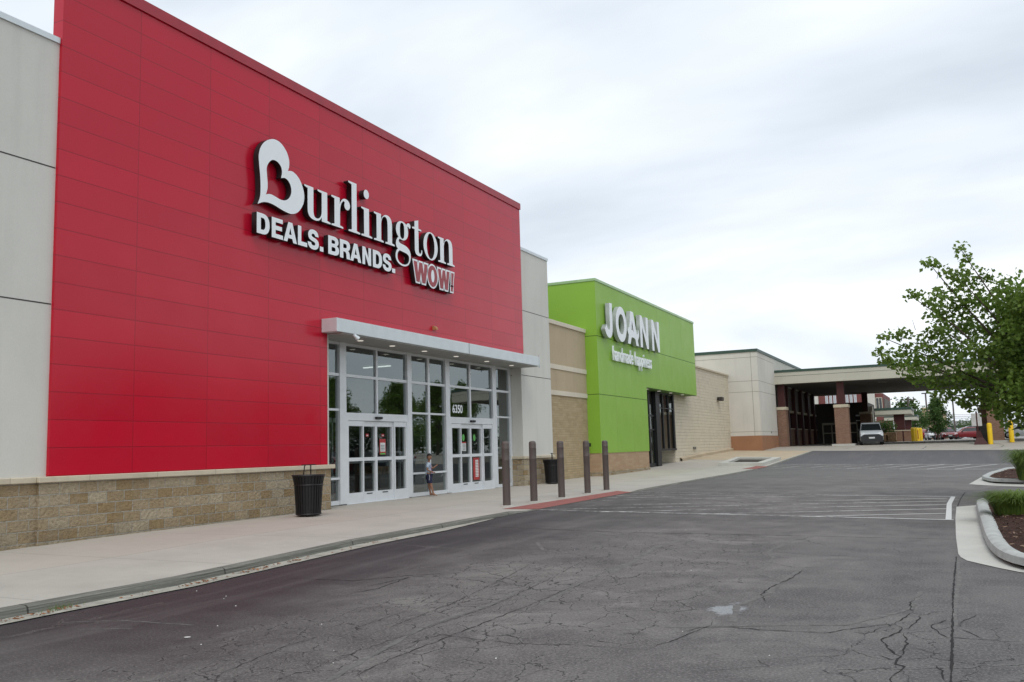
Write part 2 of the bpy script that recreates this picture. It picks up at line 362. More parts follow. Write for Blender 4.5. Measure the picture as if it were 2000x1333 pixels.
    mA = q.math('SUBTRACT', q.ramp(track, 1.45, .35), q.ramp(y, 16.8, 14.2)); 
    mA = q.math('MULTIPLY', q.ramp(track, 2.3, .7), q.ramp(y, 17.0, 14.8))
    mA = q.math('GREATER_THAN', q.math('MULTIPLY', mA, q.ramp(q.noise(v, .75, 4), .28, .56)), .20)
    k1 = q.math('MULTIPLY', q.math('MAXIMUM', cracks(2.9, .016), q.math('MULTIPLY', cracks(4.6, .014), q.math('GREATER_THAN', q.noise(v, 1.1, 3), .52))), mA)
    mB = q.math('GREATER_THAN', q.math('MULTIPLY', q.noise(v, .25, 3), q.ramp(y, 34, 26)), .555)
    k2 = q.math('MULTIPLY', cracks(.62, .0045), mB)
    tr2 = q.math('ABSOLUTE', q.math('ADD', x, .35)); mC = q.math('MULTIPLY', q.ramp(tr2, 1.0, .3), q.ramp(y, 10.3, 8.6)); mC = q.math('GREATER_THAN', q.math('MULTIPLY', mC, q.noise(v, .9, 3)), .27)
    k3 = q.math('MULTIPLY', cracks(2.2, .010), mC)
    k = q.math('MAXIMUM', k1, q.math('MAXIMUM', k2, k3))
    halo = q.math('MULTIPLY', q.math('MAXIMUM', q.math('MULTIPLY', cracks(2.9, .085), mA), q.math('MULTIPLY', cracks(.62, .02), mB)), q.ramp(mid, .35, .65, 0, .45))
    c = q.mix(halo, c, (.19, .178, .168)); c = q.mix(q.math('MULTIPLY', k, .84), c, (.010, .009, .009))
    h = q.math('ADD', q.math('MULTIPLY', fine, .5), q.math('MULTIPLY', k, -1.5))
    q.bsdf(c, q.ramp(kerb, 0, 1, .82, .62), 0, .35, q.bump(h, .55, .012)); return q.m
M['asphalt'] = asphalt()
M['crack'] = simple('open_crack', (.012, .010, .010), .95)
M['sealed'] = simple('worn_seal_band', (.135, .128, .122), .85, var=.35, vscale=14, bump=.5, bscale=60)
M['puddle'] = simple('white_paint_spill', (.42, .45, .48), .5, var=.3, vscale=12)
M['lot'] = simple('parking_asphalt', (.13, .127, .122), .9, var=.15, vscale=.3, bump=.4, bscale=80)
def concrete(name, col, jy, joff, jx=None, stains=.5, fine=.3):
    q = NM(name); p = q.pos(); x, y, z = q.sep(p); v = q.comb(x, y, 0)
    n = q.noise(v, .7, 5, .65); f = q.noise(v, 60, 3, .6); m_ = q.noise(v, 5, 4, .6)
    c = q.mix(q.ramp(n, .3, .7), tuple(k*.86 for k in col), tuple(k*1.08 for k in col))
    c = q.mix(q.ramp(f, .3, .75, 0, fine), c, tuple(k*.6 for k in col))
    c = q.mix(q.ramp(m_, .6, .8, 0, stains), c, tuple(k*.62 for k in col))
    if jx: 
        c = q.mix(q.math('MULTIPLY', q.math('LESS_THAN', x, jx), .35), c, (col[0]*.93, col[1]*.86, col[2]*.82))
    l = q.line(y, jy, joff, .008)
    if jx: l = q.math('MAXIMUM', l, q.math('COMPARE', x, jx, .009))
    dark = q.noise(v, .9, 4, .7, 1.0); c = q.mix(q.ramp(dark, .66, .8, 0, .45), c, (.16, .13, .10))
    c = q.mix(q.math('MULTIPLY', l, .55), c, (.10, .09, .08))
    q.bsdf(c, .85, 0, .3, q.bump(q.math('ADD', f, q.math('MULTIPLY', l, -2.0)), .3, .006)); return q.m
M['walk'] = concrete('pavement_concrete', (.475, .45, .40), 3.05, 10.2, -11.75)
M['drive'] = concrete('driveway_concrete', (.42, .39, .335), 4.5, 74.0, None)
M['walk2'] = concrete('sandy_concrete', (.50, .41, .29), 3.6, 58.0, None)
M['apron'] = concrete('apron_concrete', (.56, .55, .50), 60, 0, None, .35)
M['kerbc'] = simple('aged_kerb_concrete', (.17, .168, .145), .9, var=.35, vscale=14, bump=.6, bscale=40)
def kerbmat():
    q = NM('aged_kerb'); p = q.pos(); x, y, z = q.sep(p)
    st = q.noise(q.comb(q.math('MULTIPLY', x, 30), q.math('MULTIPLY', y, .9), q.math('MULTIPLY', z, 45)), 1.0, 5, .7); n = q.noise(p, 9, 5, .7)
    c = q.mix(q.ramp(st, .35, .65), (.085, .085, .072), (.26, .255, .225)); c = q.mix(q.ramp(n, .4, .7, 0, .6), c, (.15, .155, .135))
    jn = q.line(y, 3.0, .9, .012); c = q.mix(q.math('MULTIPLY', jn, .8), c, (.03, .03, .028))
    q.bsdf(c, .92, 0, .2, q.bump(st, .9, .012)); return q.m
M['kerbc2'] = kerbmat()
M['gutter'] = simple('pale_gutter_concrete', (.36, .35, .30), .9, var=.3, vscale=5, bump=.4, bscale=50)
M['kerb_new'] = simple('light_kerb_concrete', (.42, .43, .41), .85, var=.18, vscale=4, bump=.4, bscale=60)
M['ramp'] = simple('brick_red_ramp_mat', (.29, .10, .085), .85, var=.2, vscale=5, bump=.6, bscale=45)
def paint():
    q = NM('worn_white_paint'); p = q.pos(); n = q.noise(p, 7, 5, .75); b = q.noise(p, .8, 3)
    f = q.ramp(q.math('ADD', q.math('ADD', n, q.math('MULTIPLY', b, .5)), q.ramp(q.sep(p)[0], -3.5, -.5, .05, -.22)), .66, .86)
    q.bsdf(q.mix(f, (.62, .62, .60), (.15, .145, .14)), .75); return q.m
M['paint'] = paint()
M['paint_new'] = simple('white_road_paint', (.62, .61, .58), .7, var=.2, vscale=9)
M['soil'] = simple('bare_soil', (.05, .04, .03), 1.0, bump=.8, bscale=30)
def mulch():
    q = NM('bark_mulch'); p = q.pos(); n = q.noise(p, 28, 5, .75, .8); g = q.noise(p, 3, 3)
    c = q.mix(q.ramp(n, .35, .7), (.018, .010, .008), (.13, .062, .042)); c = q.mix(q.ramp(n, .70, .76, 0, .8), c, (.34, .26, .2))
    q.bsdf(c, .95, 0, .2, q.bump(n, 1.0, .05)); return q.m
M['mulch'] = mulch(); M['chip'] = simple('brown_bark_chip', (.06, .03, .02), .9, var=.5, vscale=20); M['chip2'] = simple('pale_wood_chip', (.24, .16, .11), .9, var=.4, vscale=20)

# ------------------------------------------------------------------ ground, road, pavement
def grid(name, xs, ys, f, mat, dz=0.0):
    b = MB(); vs = [(x, y, f(x, y)+dz) for y in ys for x in xs]; n = len(xs)
    b.add(vs, [(j*n+i, j*n+i+1, (j+1)*n+i+1, (j+1)*n+i) for j in range(len(ys)-1) for i in range(n-1)])
    return b.build(name, mat, smooth=True)
def fr(a, b, n): return [a+(b-a)*i/n for i in range(n+1)]
def farz(x, y): return (gz(x, y) if y < 250 else 1.2)
g = grid('ground', [-2500,-400,-120,-60,-45]+fr(-30, 30, 30)+[45,60,120,400,2500], [-2500,-400,-100,-20,0]+fr(4, 120, 58)+[160,250,600,2500], lambda x, y: gz(max(-15, min(8, x)), y), M['lot'], -.07)
tag(g, None, None, kind='structure')

def strip(b, pts, w, mat, dz, f=road_z):
    """ribbon following 2-D ground points"""
    P = [Vector((p[0], p[1])) for p in pts]; n = len(P); vs = []
    for i, p in enumerate(P):
        t = (P[min(i+1, n-1)]-P[max(i-1, 0)]).normalized(); nn = Vector((-t.y, t.x)); ww = (w[i] if hasattr(w, '__len__') else w)/2
        for s in (-1, 1):
            a = p+nn*ww*s; vs.append((a.x, a.y, f(a.x, a.y)+dz))
    b.add(vs, [(2*i, 2*i+1, 2*i+3, 2*i+2) for i in range(n-1)], mat)
def densify(pts, step=.25, jit=0.0):
    out = []
    for (a, b) in zip(pts, pts[1:]):
        a = Vector(a[:2]); b = Vector(b[:2]); L_ = (b-a).length; n = max(1, int(L_/step)); nn = Vector((-(b-a).y, (b-a).x)).normalized() if L_ else Vector((0, 0))
        for i in range(n):
            p = a+(b-a)*i/n
            if jit and (i or out): p = p+nn*random.uniform(-jit, jit)
            out.append(p)
    out.append(Vector(pts[-1][:2])); return out
rb = MB()
xs = fr(-9.2, 8, 36)+fr(9, 70, 20); ys = fr(-30, 0, 12)+fr(.5, 70.5, 140)
n = len(xs)
rb.add([(x, y, road_z(x, y)) for y in ys for x in xs], [(j*n+i, j*n+i+1, (j+1)*n+i+1, (j+1)*n+i) for j in range(len(ys)-1) for i in range(n-1)], 0)
# traced seams, cracks and patched bands
def gpx(pts, dz=0.0): return [atG(u, v, dz, road_z) for u, v in pts]
for pts, wd, lvl in (
    ([(870,1026),(1200,1040),(1500,1046),(1865,1054)], .045, 1), ([(1868,1088),(1862,1150),(1860,1240),(1858,1345)], .036, 1),
    ([(1885,962),(1876,975),(1870,990)], .05, 1),
    ([(1300,1075),(1420,1078),(1530,1080),(1600,1085),(1690,1088),(1840,1092)], .014, 1), ([(1310,1092),(1480,1094),(1560,1088)], .012, 1),
    ([(1480,1094),(1555,1110),(1600,1109),(1680,1115),(1810,1122),(1860,1112)], .012, 1),
    ([(1572,1112),(1545,1131),(1500,1150),(1488,1163),(1495,1178),(1484,1182)], .024, 1),
    ([(1540,1190),(1444,1184),(1440,1195),(1447,1214)], .0, 0),
    ([(1300,1241),(1370,1227),(1430,1226),(1500,1232),(1620,1237),(1645,1231),(1745,1219),(1780,1198),(1800,1202),(1856,1192)], .02, 1),
    ([(1782,1197),(1778,1180),(1790,1168),(1800,1163)], .022, 1), ([(1745,1219),(1765,1230),(1745,1242),(1722,1250),(1738,1270),(1757,1283),(1752,1298),(1765,1302),(1745,1322),(1738,1340)], .030, 1),
    ([(1800,1202),(1778,1228),(1765,1230)], .02, 1), ([(1765,1238),(1772,1262),(1757,1283)], .02, 1), ([(1772,1264),(1830,1278),(1858,1274)], .014, 1),
    ([(1830,1300),(1845,1322),(1850,1335)], .02, 1), ([(1645,1231),(1690,1240),(1745,1219)], .013, 1), ([(1812,1222),(1850,1212),(1815,1224),(1850,1246),(1920,1250),(2000,1257)], .018, 1),
    ([(1870,1226),(1885,1212),(1915,1200)], .014, 1), ([(1872,1228),(1925,1251)], .014, 1),
    ([(1500,1150),(1590,1122)], .0, 0), ([(1706,1278),(1750,1292)], .013, 1),
    ([(560,1328),(700,1273),(820,1232),(960,1185),(1080,1128),(1160,1085),(1215,1075)], .012, 1),
    ([(700,1250),(790,1215),(900,1172),(985,1130),(1050,1095)], .014, 1), ([(640,1345),(760,1290),(900,1235),(1000,1196),(1110,1150),(1200,1122)], .018, 1),
    ([(700,1286),(860,1240),(1000,1258),(1120,1260),(1260,1270),(1300,1268)], .016, 1), ([(720,1252),(640,1240),(560,1262),(430,1318),(380,1340)], .012, 1),
    ([(600,1262),(640,1243),(700,1225),(840,1180),(900,1150)], .011, 1),
    ([(1260,1270),(1330,1246),(1390,1222),(1395,1210)], .014, 1), ([(1300,1318),(1420,1308),(1500,1302),(1480,1290),(1700,1277)], .008, 1),
    ([(980,1333),(1080,1305),(1150,1290)], .008, 1), ([(560,1130),(690,1135),(800,1125),(900,1120)], .03, 2), ([(700,1150),(800,1128),(740,1150),(640,1168)], .03, 2)):
    if not wd: continue
    g_ = densify(gpx(pts), .07, .004 if wd > .035 else .016)
    N_ = len(g_)
    strip(rb, g_, [wd*random.uniform(.15, .85)*min(1, .15+4.0*min(i_, N_-1-i_)/N_) for i_ in range(N_)] if wd < .035 else [wd*random.uniform(.2, .75) for _ in g_], 1 if lvl == 1 else 1, .0035)
for pts, wd in (([(1560,1050),(1500,1078),(1512,1090),(1480,1120),(1530,1135),(1500,1160),(1440,1184),(1430,1215)], .16), ([(1868,1095),(1874,1130),(1866,1180),(1862,1230)], .12), ([(1565,1112),(1530,1135)], .14),
    ([(1800,1155),(1780,1190),(1650,1222),(1500,1222),(1300,1226)], .12), ([(640,1330),(820,1228),(960,1180),(1060,1130)], .14), ([(1195,1120),(1240,1095),(1280,1070),(1330,1055)], .20), ([(1050,1185),(1150,1130),(1225,1100)], .10),
    ([(800,1125),(860,1128),(950,1135),(1010,1140)], .08), ([(1050,1060),(1060,1075),(1120,1082),(1200,1088)], .14), ([(120,1217),(230,1212),(380,1222)], .05), ([(150,1230),(260,1228)], .05)):
    g_ = densify(gpx(pts), .10, .012); ww_ = wd*.55; strip(rb, g_, [ww_*(.75+.5*pnoise(Vector((i_*.35, wd*50, 0)))) for i_, _ in enumerate(g_)], 2, .0022)
pc = atG(366, 1246, 0, road_z); rb.add([(pc.x+.035*math.cos(a*1.05), pc.y+.03*math.sin(a*1.05), road_z(pc.x, pc.y)+.006) for a in range(6)], [tuple(range(6))], 4)
for _ in range(26):      # bits of grit and litter
    u, v = random.uniform(150, 1700), random.uniform(1010, 1300)
    p = atG(u, v, 0, road_z)
    if p.x < -9.0: continue
    r = random.uniform(.004, .011); z = road_z(p.x, p.y)+.004
    rb.add([(p.x+r*random.uniform(.6, 1.2)*math.cos(a), p.y+r*random.uniform(.6, 1.2)*math.sin(a), z) for a in (0, 1.3, 2.6, 3.9, 5.2)]+[(p.x, p.y, z+.008)], [(0,1,5),(1,2,5),(2,3,5),(3,4,5),(4,0,5)], 4)
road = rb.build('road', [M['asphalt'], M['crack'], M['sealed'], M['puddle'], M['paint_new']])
for pl in road.data.polygons:
    if pl.material_index == 0: pl.use_smooth = True
tag(road, None, None, kind='structure')
mk = MB()
def line2(a, b, w, n=None):
    L_ = (Vector(b)-Vector(a)).length; strip(mk, densify([a, b], .5), w, 0, .0045)
line2((-9.1, 20.45), (-.1, 20.25), .11); line2((-9.0, 28.1), (-.1, 28.0), .10)
strip(mk, densify([(-.19, 20.2), (-.19, 25.0), (-.10, 28.0)], .5), .11, 0, .005)
for yy in (21.9, 23.3, 24.7, 26.0, 27.2):
    L_ = min(9.0, (yy-20.3)*1.02/.62)
    line2((-.25, yy), (-.25-L_, yy-L_*.62), .085)
for x0 in (-2.5, -4.2, -5.9, -7.6):
    L_ = min((28.0-20.3)/.62, x0+9.1); line2((x0, 28.0), (x0-L_, 28.0-L_*.62), .085)
line2((-8.9, 50.0), (2.2, 50.0), .11); line2((-8.9, 54.3), (2.5, 54.3), .11)
for i in range(9): line2((2.0-i*1.25, 54.2), (.0-i*1.25, 50.1), .09)
road_marks = mk.build('crosswalk_markings', [M['paint'], M['paint_new']]); tag(road_marks, None, None, kind='structure')

# pavement beside the shops
xs = fr(-16.6, -10.4, 10)+fr(-10.2, -9.34, 4); ys = fr(-14, 19, 50)+fr(19.2, 29.2, 40)+fr(30, 77.3, 60)
pv = grid('pavement', xs, ys, walk_z, M['walk']); tag(pv, None, None, kind='structure')
kb = MB(); ys2 = fr(-14, 19, 66)+fr(19.2, 29.2, 30)+fr(29.5, 70.4, 80)
prof = []
for y in ys2:
    zt, zr = walk_z(-9.34, y), road_z(-9.2, y); j = pnoise(Vector((y*1.7, 0, 0)))*.012
    prof.append([(-9.34, y, zt), (-9.235+j, y, max(walk_z(-9.24, y)-.002, zr+.004)), (-9.20+j, y, max(walk_z(-9.2, y)-.02, zr+.004)), (-9.185+j, y, zr+.004)])
vs = [p for r in prof for p in r]; kb.add(vs, [(4*i+j, 4*i+j+1, 4*i+5+j, 4*i+4+j) for i in range(len(prof)-1) for j in range(3)])
kerb = kb.build('kerb', M['kerbc2'], smooth=True); tag(kerb, None, None, kind='structure')
gb = MB(); vs = []
ysg = [y for y in ys2 if y < 18.4]
for y in ysg:
    wv = .30*min(1, max(0, (18.6-y)/3))+.02+pnoise(Vector((y*2.1, 5, 0)))*.03; vs += [(-9.185, y, road_z(-9.2, y)+.006), (-9.185+wv, y, road_z(-9.2+wv, y)+.012)]
gb.add(vs, [(2*i, 2*i+1, 2*i+3, 2*i+2) for i in range(len(ysg)-1)])
tag(gb.build('gutter', M['gutter'], smooth=True), None, None, kind='structure')
# warm sandy slab and ramp mats
def sheet(name, poly, mat, f, dz, kind='structure', sub=1.0):
    """polygon given as quads list of (a,b,c,d) filled bilinearly"""
    b = MB()
    for (A, B, C_, D) in poly:
        A, B, C_, D = (Vector(p[:2]) for p in (A, B, C_, D)); nu = max(1, int(max((B-A).length, (C_-D).length)/sub)); nv = max(1, int(max((D-A).length, (C_-B).length)/sub))
        vs = []
        for j in range(nv+1):
            for i in range(nu+1):
                s, t = i/nu, j/nv; p = A*(1-s)*(1-t)+B*s*(1-t)+C_*s*t+D*(1-s)*t; vs.append((p.x, p.y, f(p.x, p.y)+dz))
        b.add(vs, [(j*(nu+1)+i, j*(nu+1)+i+1, (j+1)*(nu+1)+i+1, (j+1)*(nu+1)+i) for j in range(nv) for i in range(nu)])
    o = b.build(name, mat, smooth=True); tag(o, None, None, kind=kind); return o
sheet('sandy_slab', [((-16.0, 57.0), (-9.45, 57.0), (-9.45, 77.2), (-16.0, 77.2))], M['walk2'], walk_z, .006)
sheet('kerb_ramp', [((-9.95, 20.1), (-9.22, 20.6), (-9.22, 27.9), (-9.85, 28.3))], M['ramp'], walk_z, .006, sub=.3)
sheet('kerb_ramp', [((-9.9, 48.0), (-9.22, 48.2), (-9.22, 51.6), (-9.9, 51.8))], M['ramp'], walk_z, .006, sub=.3)
sheet('driveway', [((-13.0, 70.3), (70, 70.3), (70, 112), (-13.0, 112))], M['drive'], lambda x, y: max(road_z(x, y), -5) if x > -9.2 else max(walk_z(x, y), road_z(x, y)), .012, sub=2.0)
b = MB()
strip(b, densify([(-6.5, 83.0), (40, 83.0)], 2), .55, 0, .024, lambda x, y: gz(x, y))  # narrow dark strip across the driveway
for pts in ([(-2.05, 71.2), (-1.85, 72.4), (-1.75, 74.5)], [(2.4, 72.0), (3.2, 73.0), (3.15, 75.2), (2.5, 76.3)], [(-7.4, 72.5), (-7.0, 74.0)]):
    strip(b, densify([Vector(p_) for p_ in pts], .4, .1), .07, 0, .018, lambda x, y: gz(x, y))
tag(b.build('driveway_dark_strips', M['kerbc']), None, None, kind='structure')
sheet('parking_lot', [((-40, 112), (90, 112), (90, 240), (-40, 240))], simple('pale_lot_paving', (.33, .32, .30), .9, vscale=.2), gz, .03, sub=20.0)

# ------------------------------------------------------------------ department store (grey walls, red panels)
ST = thing('department_store', 'large store with red panelled front above a tan stone base and glass entrance', 'building', (-14.4, 20, 0))
gw = -14.65
b = MB()
b.box(gw-.4, -14.47, -8, 19.3, -.4, 9.16); b.box(gw-.4, gw, 31.55, 34.41, -.4, 9.16); b.box(gw-.4, gw, 19.3, 31.55, 4.60, 9.16)
b.box(-45, gw-.4, 34.01, 34.405, -.4, 9.16); b.box(-45, gw-.4, -8, -7.6, -.4, 9.16); b.box(-45.4, -45, -8, 34.4, -.4, 9.16)
b.box(-15.15, gw-.4, 31.56, 31.9, -.4, 4.6)
b.build('wall', M['grey_stucco'], ST)
b = MB(); b.box(-45, gw-.42, -7.6, 34.0, 8.7, 8.85); b.build('roof', M['soffit'], ST)
MB().box(gw-.43, -14.44, -8.05, 11.12, 9.16, 9.27).build('coping', M['coping'], ST)
MB().box(gw-.43, gw+.03, 31.29, 34.45, 9.16, 9.27).box(-45, gw-.43, 34.0, 34.45, 9.16, 9.27).build('coping', M['coping'], ST)
for z in (6.77, 4.24):      # open joints in the stucco
    MB().box(-14.49, -14.467, -8, 11.12, z-.012, z+.012).build('wall_joint', M['gap'], ST); MB().box(gw-.02, gw+.003, 31.56, 34.412, z-.011, z+.011).build('wall_joint', M['gap'], ST)
MB().box(-15.1, gw-.01, 31.557, 31.57, 4.228, 4.252).build('wall_joint', M['gap'], ST)
b = MB(); b.box(gw-.01, -14.4, 11.13, 19.15, 1.16, 4.88); b.box(-14.66, -14.4, 11.13, 31.28, 4.88, 10.60); b.box(-15.16, gw-.01, 19.0, 19.15, 1.16, 4.88)
b.build('red_panel_wall', M['red'], ST)
b = MB(); b.box(-14.70, -14.36, 11.10, 31.31, 10.60, 10.84); b.build('parapet_coping', M['red_trim'], ST)
def rough_wall(x0, x1, y0, y1, z0, z1, face_amp=.012):
    b = MB(); b.box(x0, x1, y0, y1, z0, z1); return b
for bx_ in ((gw-.3, -14.4, 10.95, 19.28), (gw-.3, -14.458, -8, 10.95), (-15.13, gw+.035, 31.50, 34.41)): MB().box(*bx_, -.3, 1.055).build('stone_base', M['stone'], ST)
for bx_ in ((-15.12, -14.34, 10.90, 19.40), (gw-.2, -14.40, -8, 10.90), (-15.12, gw+.09, 31.45, 34.43)): MB().box(*bx_, 1.055, 1.16).build('stone_cap', M['cap'], ST, bevel=.012)
# canopy over the entrance
cn = MB(); cn.box(-14.398, -13.91, 18.906, 31.60, 4.53, 4.88)
can = cn.build('entrance_canopy', M['coping'], ST, bevel=.008)
b = MB(); b.box(-15.2, -13.95, 19.16, 31.54, 4.50, 4.528); b.build('soffit', M['soffit'], can)
MB().box(-13.912, -13.904, 26.0, 26.012, 4.53, 4.88).build('fascia_joint', M['gap'], can); MB().box(-13.93, -13.89, 31.60, 31.62, 4.46, 4.97).build('end_fin', M['coping'], can)
for yy in (20.7, 22.3, 24.1, 26.1, 28.3, 30.3):
    b = MB(); b.lathe([(.085, 0), (.085, .012)], (-14.45, yy, 4.486), 14); b.build('downlight', M['lamp'], can)
b = MB(); b.tube([(-13.97, 19.7, 4.53), (-13.90, 19.75, 4.44)], .05, 10); b.tube([(-13.91, 19.74, 4.45), (-13.86, 19.78, 4.40)], .065, 10); b.build('security_camera', M['coping'], can, smooth=True)
b = MB(); b.box(-14.4, -14.33, 24.52, 24.66, 5.2, 5.32); b.lathe([(.055, 0), (.05, .06), (.02, .09)], (-14.30, 24.59, 5.2), 10); b.build('alarm_strobe', simple('brassy_strobe', (.45, .22, .10), .4), ST)
# storefront
gx = -15.15
fx0, fx1 = gx-.06, gx+.05
fr_b = MB()
def vbar(y0, y1, z0=.06, z1=4.515, x0=None, x1=None): fr_b.box(x0 or fx0, x1 or fx1, y0, y1, z0, z1)
def hbar(y0, y1, z0, z1, x0=None, x1=None): fr_b.box(x0 or fx0+.004, x1 or fx1-.004, y0, y1, z0, z1)
V = [(19.16, 19.22), (20.60, 20.90), (22.42, 22.50), (24.09, 24.33), (25.36, 25.48), (26.46, 26.74), (28.19, 28.29), (29.93, 30.23), (31.36, 31.54)]
wide = {(20.60,20.90), (24.09,24.33), (26.46,26.74), (29.93,30.23)}
for a, c in V:
    if (a, c) in ((22.42,22.50), (28.19,28.29)): vbar(a, c, 2.55)
    else: vbar(a, c, x1=fx1+(.03 if (a, c) in wide else 0))
hbar(19.22, 31.36, 4.43, 4.51, x1=fx1+.01)
hbar(19.22, 31.36, 3.555, 3.635)
for a, c in ((19.22, 20.60), (24.33, 25.36), (25.48, 26.46), (30.23, 31.36)):
    hbar(a, c, 2.60, 2.66); hbar(a, c, .73, .79); hbar(a, c, .05, .165)
fr_b.build('storefront_frame', M['white_metal'], ST)
for a, c in ((20.90, 24.09), (26.74, 29.93)): MB().box(fx0-.02, fx1+.02, a, c, 2.345, 2.56).build('door_header', M['white_metal'], ST)
def pane(y0, y1, z0, z1, parent=ST, mat='glass', x=gx): 
    b = MB(); b.add([(x, y0, z0), (x, y1, z0), (x, y1, z1), (x, y0, z1)], [(0,1,2,3)]); o = b.build('window_pane', M[mat], parent); return o
for (a, c) in ((19.22,20.60), (20.90,22.42), (22.50,24.09), (24.33,25.36), (25.48,26.46), (26.74,28.19), (28.29,29.93), (30.23,31.36)):
    pane(a, c, 3.635, 4.43); pane(a, c, 2.66 if (c-a < 1.4) else 2.56, 3.555)
for (a, c) in ((19.22,20.60), (24.33,25.36), (25.48,26.46), (30.23,31.36)):
    pane(a, c, .79, 2.60); pane(a, c, .165, .73)
def door(y0, y1, xs4, handles):
    D = MB().box(fx0-.01, fx1+.03, y0, y0+.07, .05, 2.345).box(fx0-.01, fx1+.03, y1-.07, y1, .05, 2.345).box(fx0-.01, fx1+.03, y0, y1, .035, .05).build('sliding_door', M['white_metal'], ST)
    for i in range(4):
        a, c = xs4[i], xs4[i+1]; off = .0 if i in (0, 3) else -.055
        b = MB(); xa, xb = fx0+.02+off, fx1+off+.012; st = .055
        b.box(xa, xb, a, a+st, .05, 2.335); b.box(xa, xb, c-st, c, .05, 2.335)
        b.box(xa+.003, xb-.003, a+st, c-st, 2.19, 2.335); b.box(xa+.003, xb-.003, a+st, c-st, 1.21, 1.31); b.box(xa+.003, xb-.003, a+st, c-st, .05, .335)
        b.build('door_leaf', M['white_metal'], D)
        for z0, z1 in ((.335, 1.21), (1.31, 2.19)):
            b = MB(); b.add([(gx+off, a+st, z0), (gx+off, c-st, z0), (gx+off, c-st, z1), (gx+off, a+st, z1)], [(0,1,2,3)]); b.build('door_glass', M['glass_door'], D)
    ym = xs4[2]
    b = MB(); b.box(fx1+.02, fx1+.10, ym-.16, ym+.16, 2.40, 2.47); b.build('motion_sensor', M['black'], D, bevel=.015)
    return D
DA = door(20.90, 24.09, (20.97, 21.75, 22.45, 23.33, 24.02), 1)
DB = door(26.74, 29.93, (26.81, 27.52, 28.28, 29.11, 29.86), 1)
M['red_print'] = simple('red_print', (.42, .03, .03), .5); M['white_print'] = simple('white_print', (.7, .72, .7), .5); M['green_print'] = simple('green_print', (.10, .42, .08), .5)
M['dark_print'] = simple('dark_print', (.05, .06, .06), .6)
def sticker(name, y0, y1, z0, z1, mat, parent, x=gx-.055+.006, extra=()):
    b = MB(); b.box(x, x+.004, y0, y1, z0, z1, 0); ms = [M[mat]]
    for (a, c, d, e_, mm) in extra:
        ms.append(M[mm]); b.box(x+.004, x+.007, a, c, d, e_, len(ms)-1)
    return b.build(name, ms, parent)
sticker('door_notice', 22.70, 23.02, 1.37, 1.83, 'red_print', DA, extra=[(22.73, 22.99, 1.46, 1.72, 'white_print'), (22.73, 22.99, 1.375, 1.42, 'green_print')]+[(22.76, 22.96, 1.50+.045*i, 1.515+.045*i, 'dark_print') for i in range(4)])
for y in (22.0, 22.80):
    sticker('door_logo', y, y+.14, 1.90, 1.98, 'red_print', DA, extra=[(y+.03, y+.11, 1.92, 1.945, 'white_print')])
for y in (27.75, 28.55):
    b = MB(); b.prism([(gx-.049, y+.09+.09*math.cos(a*PI/6), 1.87+.12*math.sin(a*PI/6)) for a in range(12)], (.004, 0, 0)); b.build('door_logo', M['green_print'], DB)
sticker('door_notice', 27.72, 28.02, 1.42, 1.72, 'white_print', DB, extra=[(27.72, 28.02, 1.68, 1.72, 'red_print')]+[(27.77, 27.97, 1.46+.045*i, 1.475+.045*i, 'dark_print') for i in range(5)])
sticker('opening_hours_poster', 28.52, 28.98, .40, 1.17, 'red_print', DB, extra=[(28.68, 28.90, .50+.055*i, .54+.055*i, 'white_print') for i in range(11)])
for y, D in ((21.95, DA), (22.75, DA), (27.7, DB), (28.5, DB)):
    sticker('door_label', y, y+.28, .27, .30, 'dark_print', D, x=fx1-.055+.014)
# glass number
def text_mesh(txt, size, extrude=.004, offset=0.0):
    cu = bpy.data.curves.new('t', 'FONT'); cu.body = txt; cu.size = size; cu.extrude = extrude; cu.offset = offset
    o = bpy.data.objects.new('t', cu); C.objects.link(o); dg = bpy.context.evaluated_depsgraph_get()
    me = bpy.data.meshes.new_from_object(o.evaluated_get(dg)); bpy.data.objects.remove(o); return me
ROTX = Matrix(((0, 0, 1), (1, 0, 0), (0, 1, 0))).to_4x4()    # local x -> +Y, y -> +Z, z -> +X
def put_text(txt, x, y0, y1, z0, z1, mat, name, parent, extrude=.004, offset=0.0):
    me = text_mesh(txt, 1.0, extrude, offset)
    xs_ = [v.co.x for v in me.vertices]; ys_ = [v.co.y for v in me.vertices]
    sx, sy = (y1-y0)/(max(xs_)-min(xs_)), (z1-z0)/(max(ys_)-min(ys_)); mx_, my_ = min(xs_), min(ys_); off = Vector(parent['_org']) if '_org' in parent else Vector((-14.4, 20, 0))
    for v in me.vertices: v.co = Vector((x+v.co.z, y0+(v.co.x-mx_)*sx, z0+(v.co.y-my_)*sy))-off
    me.materials.clear(); me.materials.append(mat); o = bpy.data.objects.new(name, me); C.objects.link(o); o.parent = parent; return o
put_text('6350', gx+.008, 27.02, 27.72, 2.70, 2.99, M['letter'], 'house_number', ST, .003, .022)
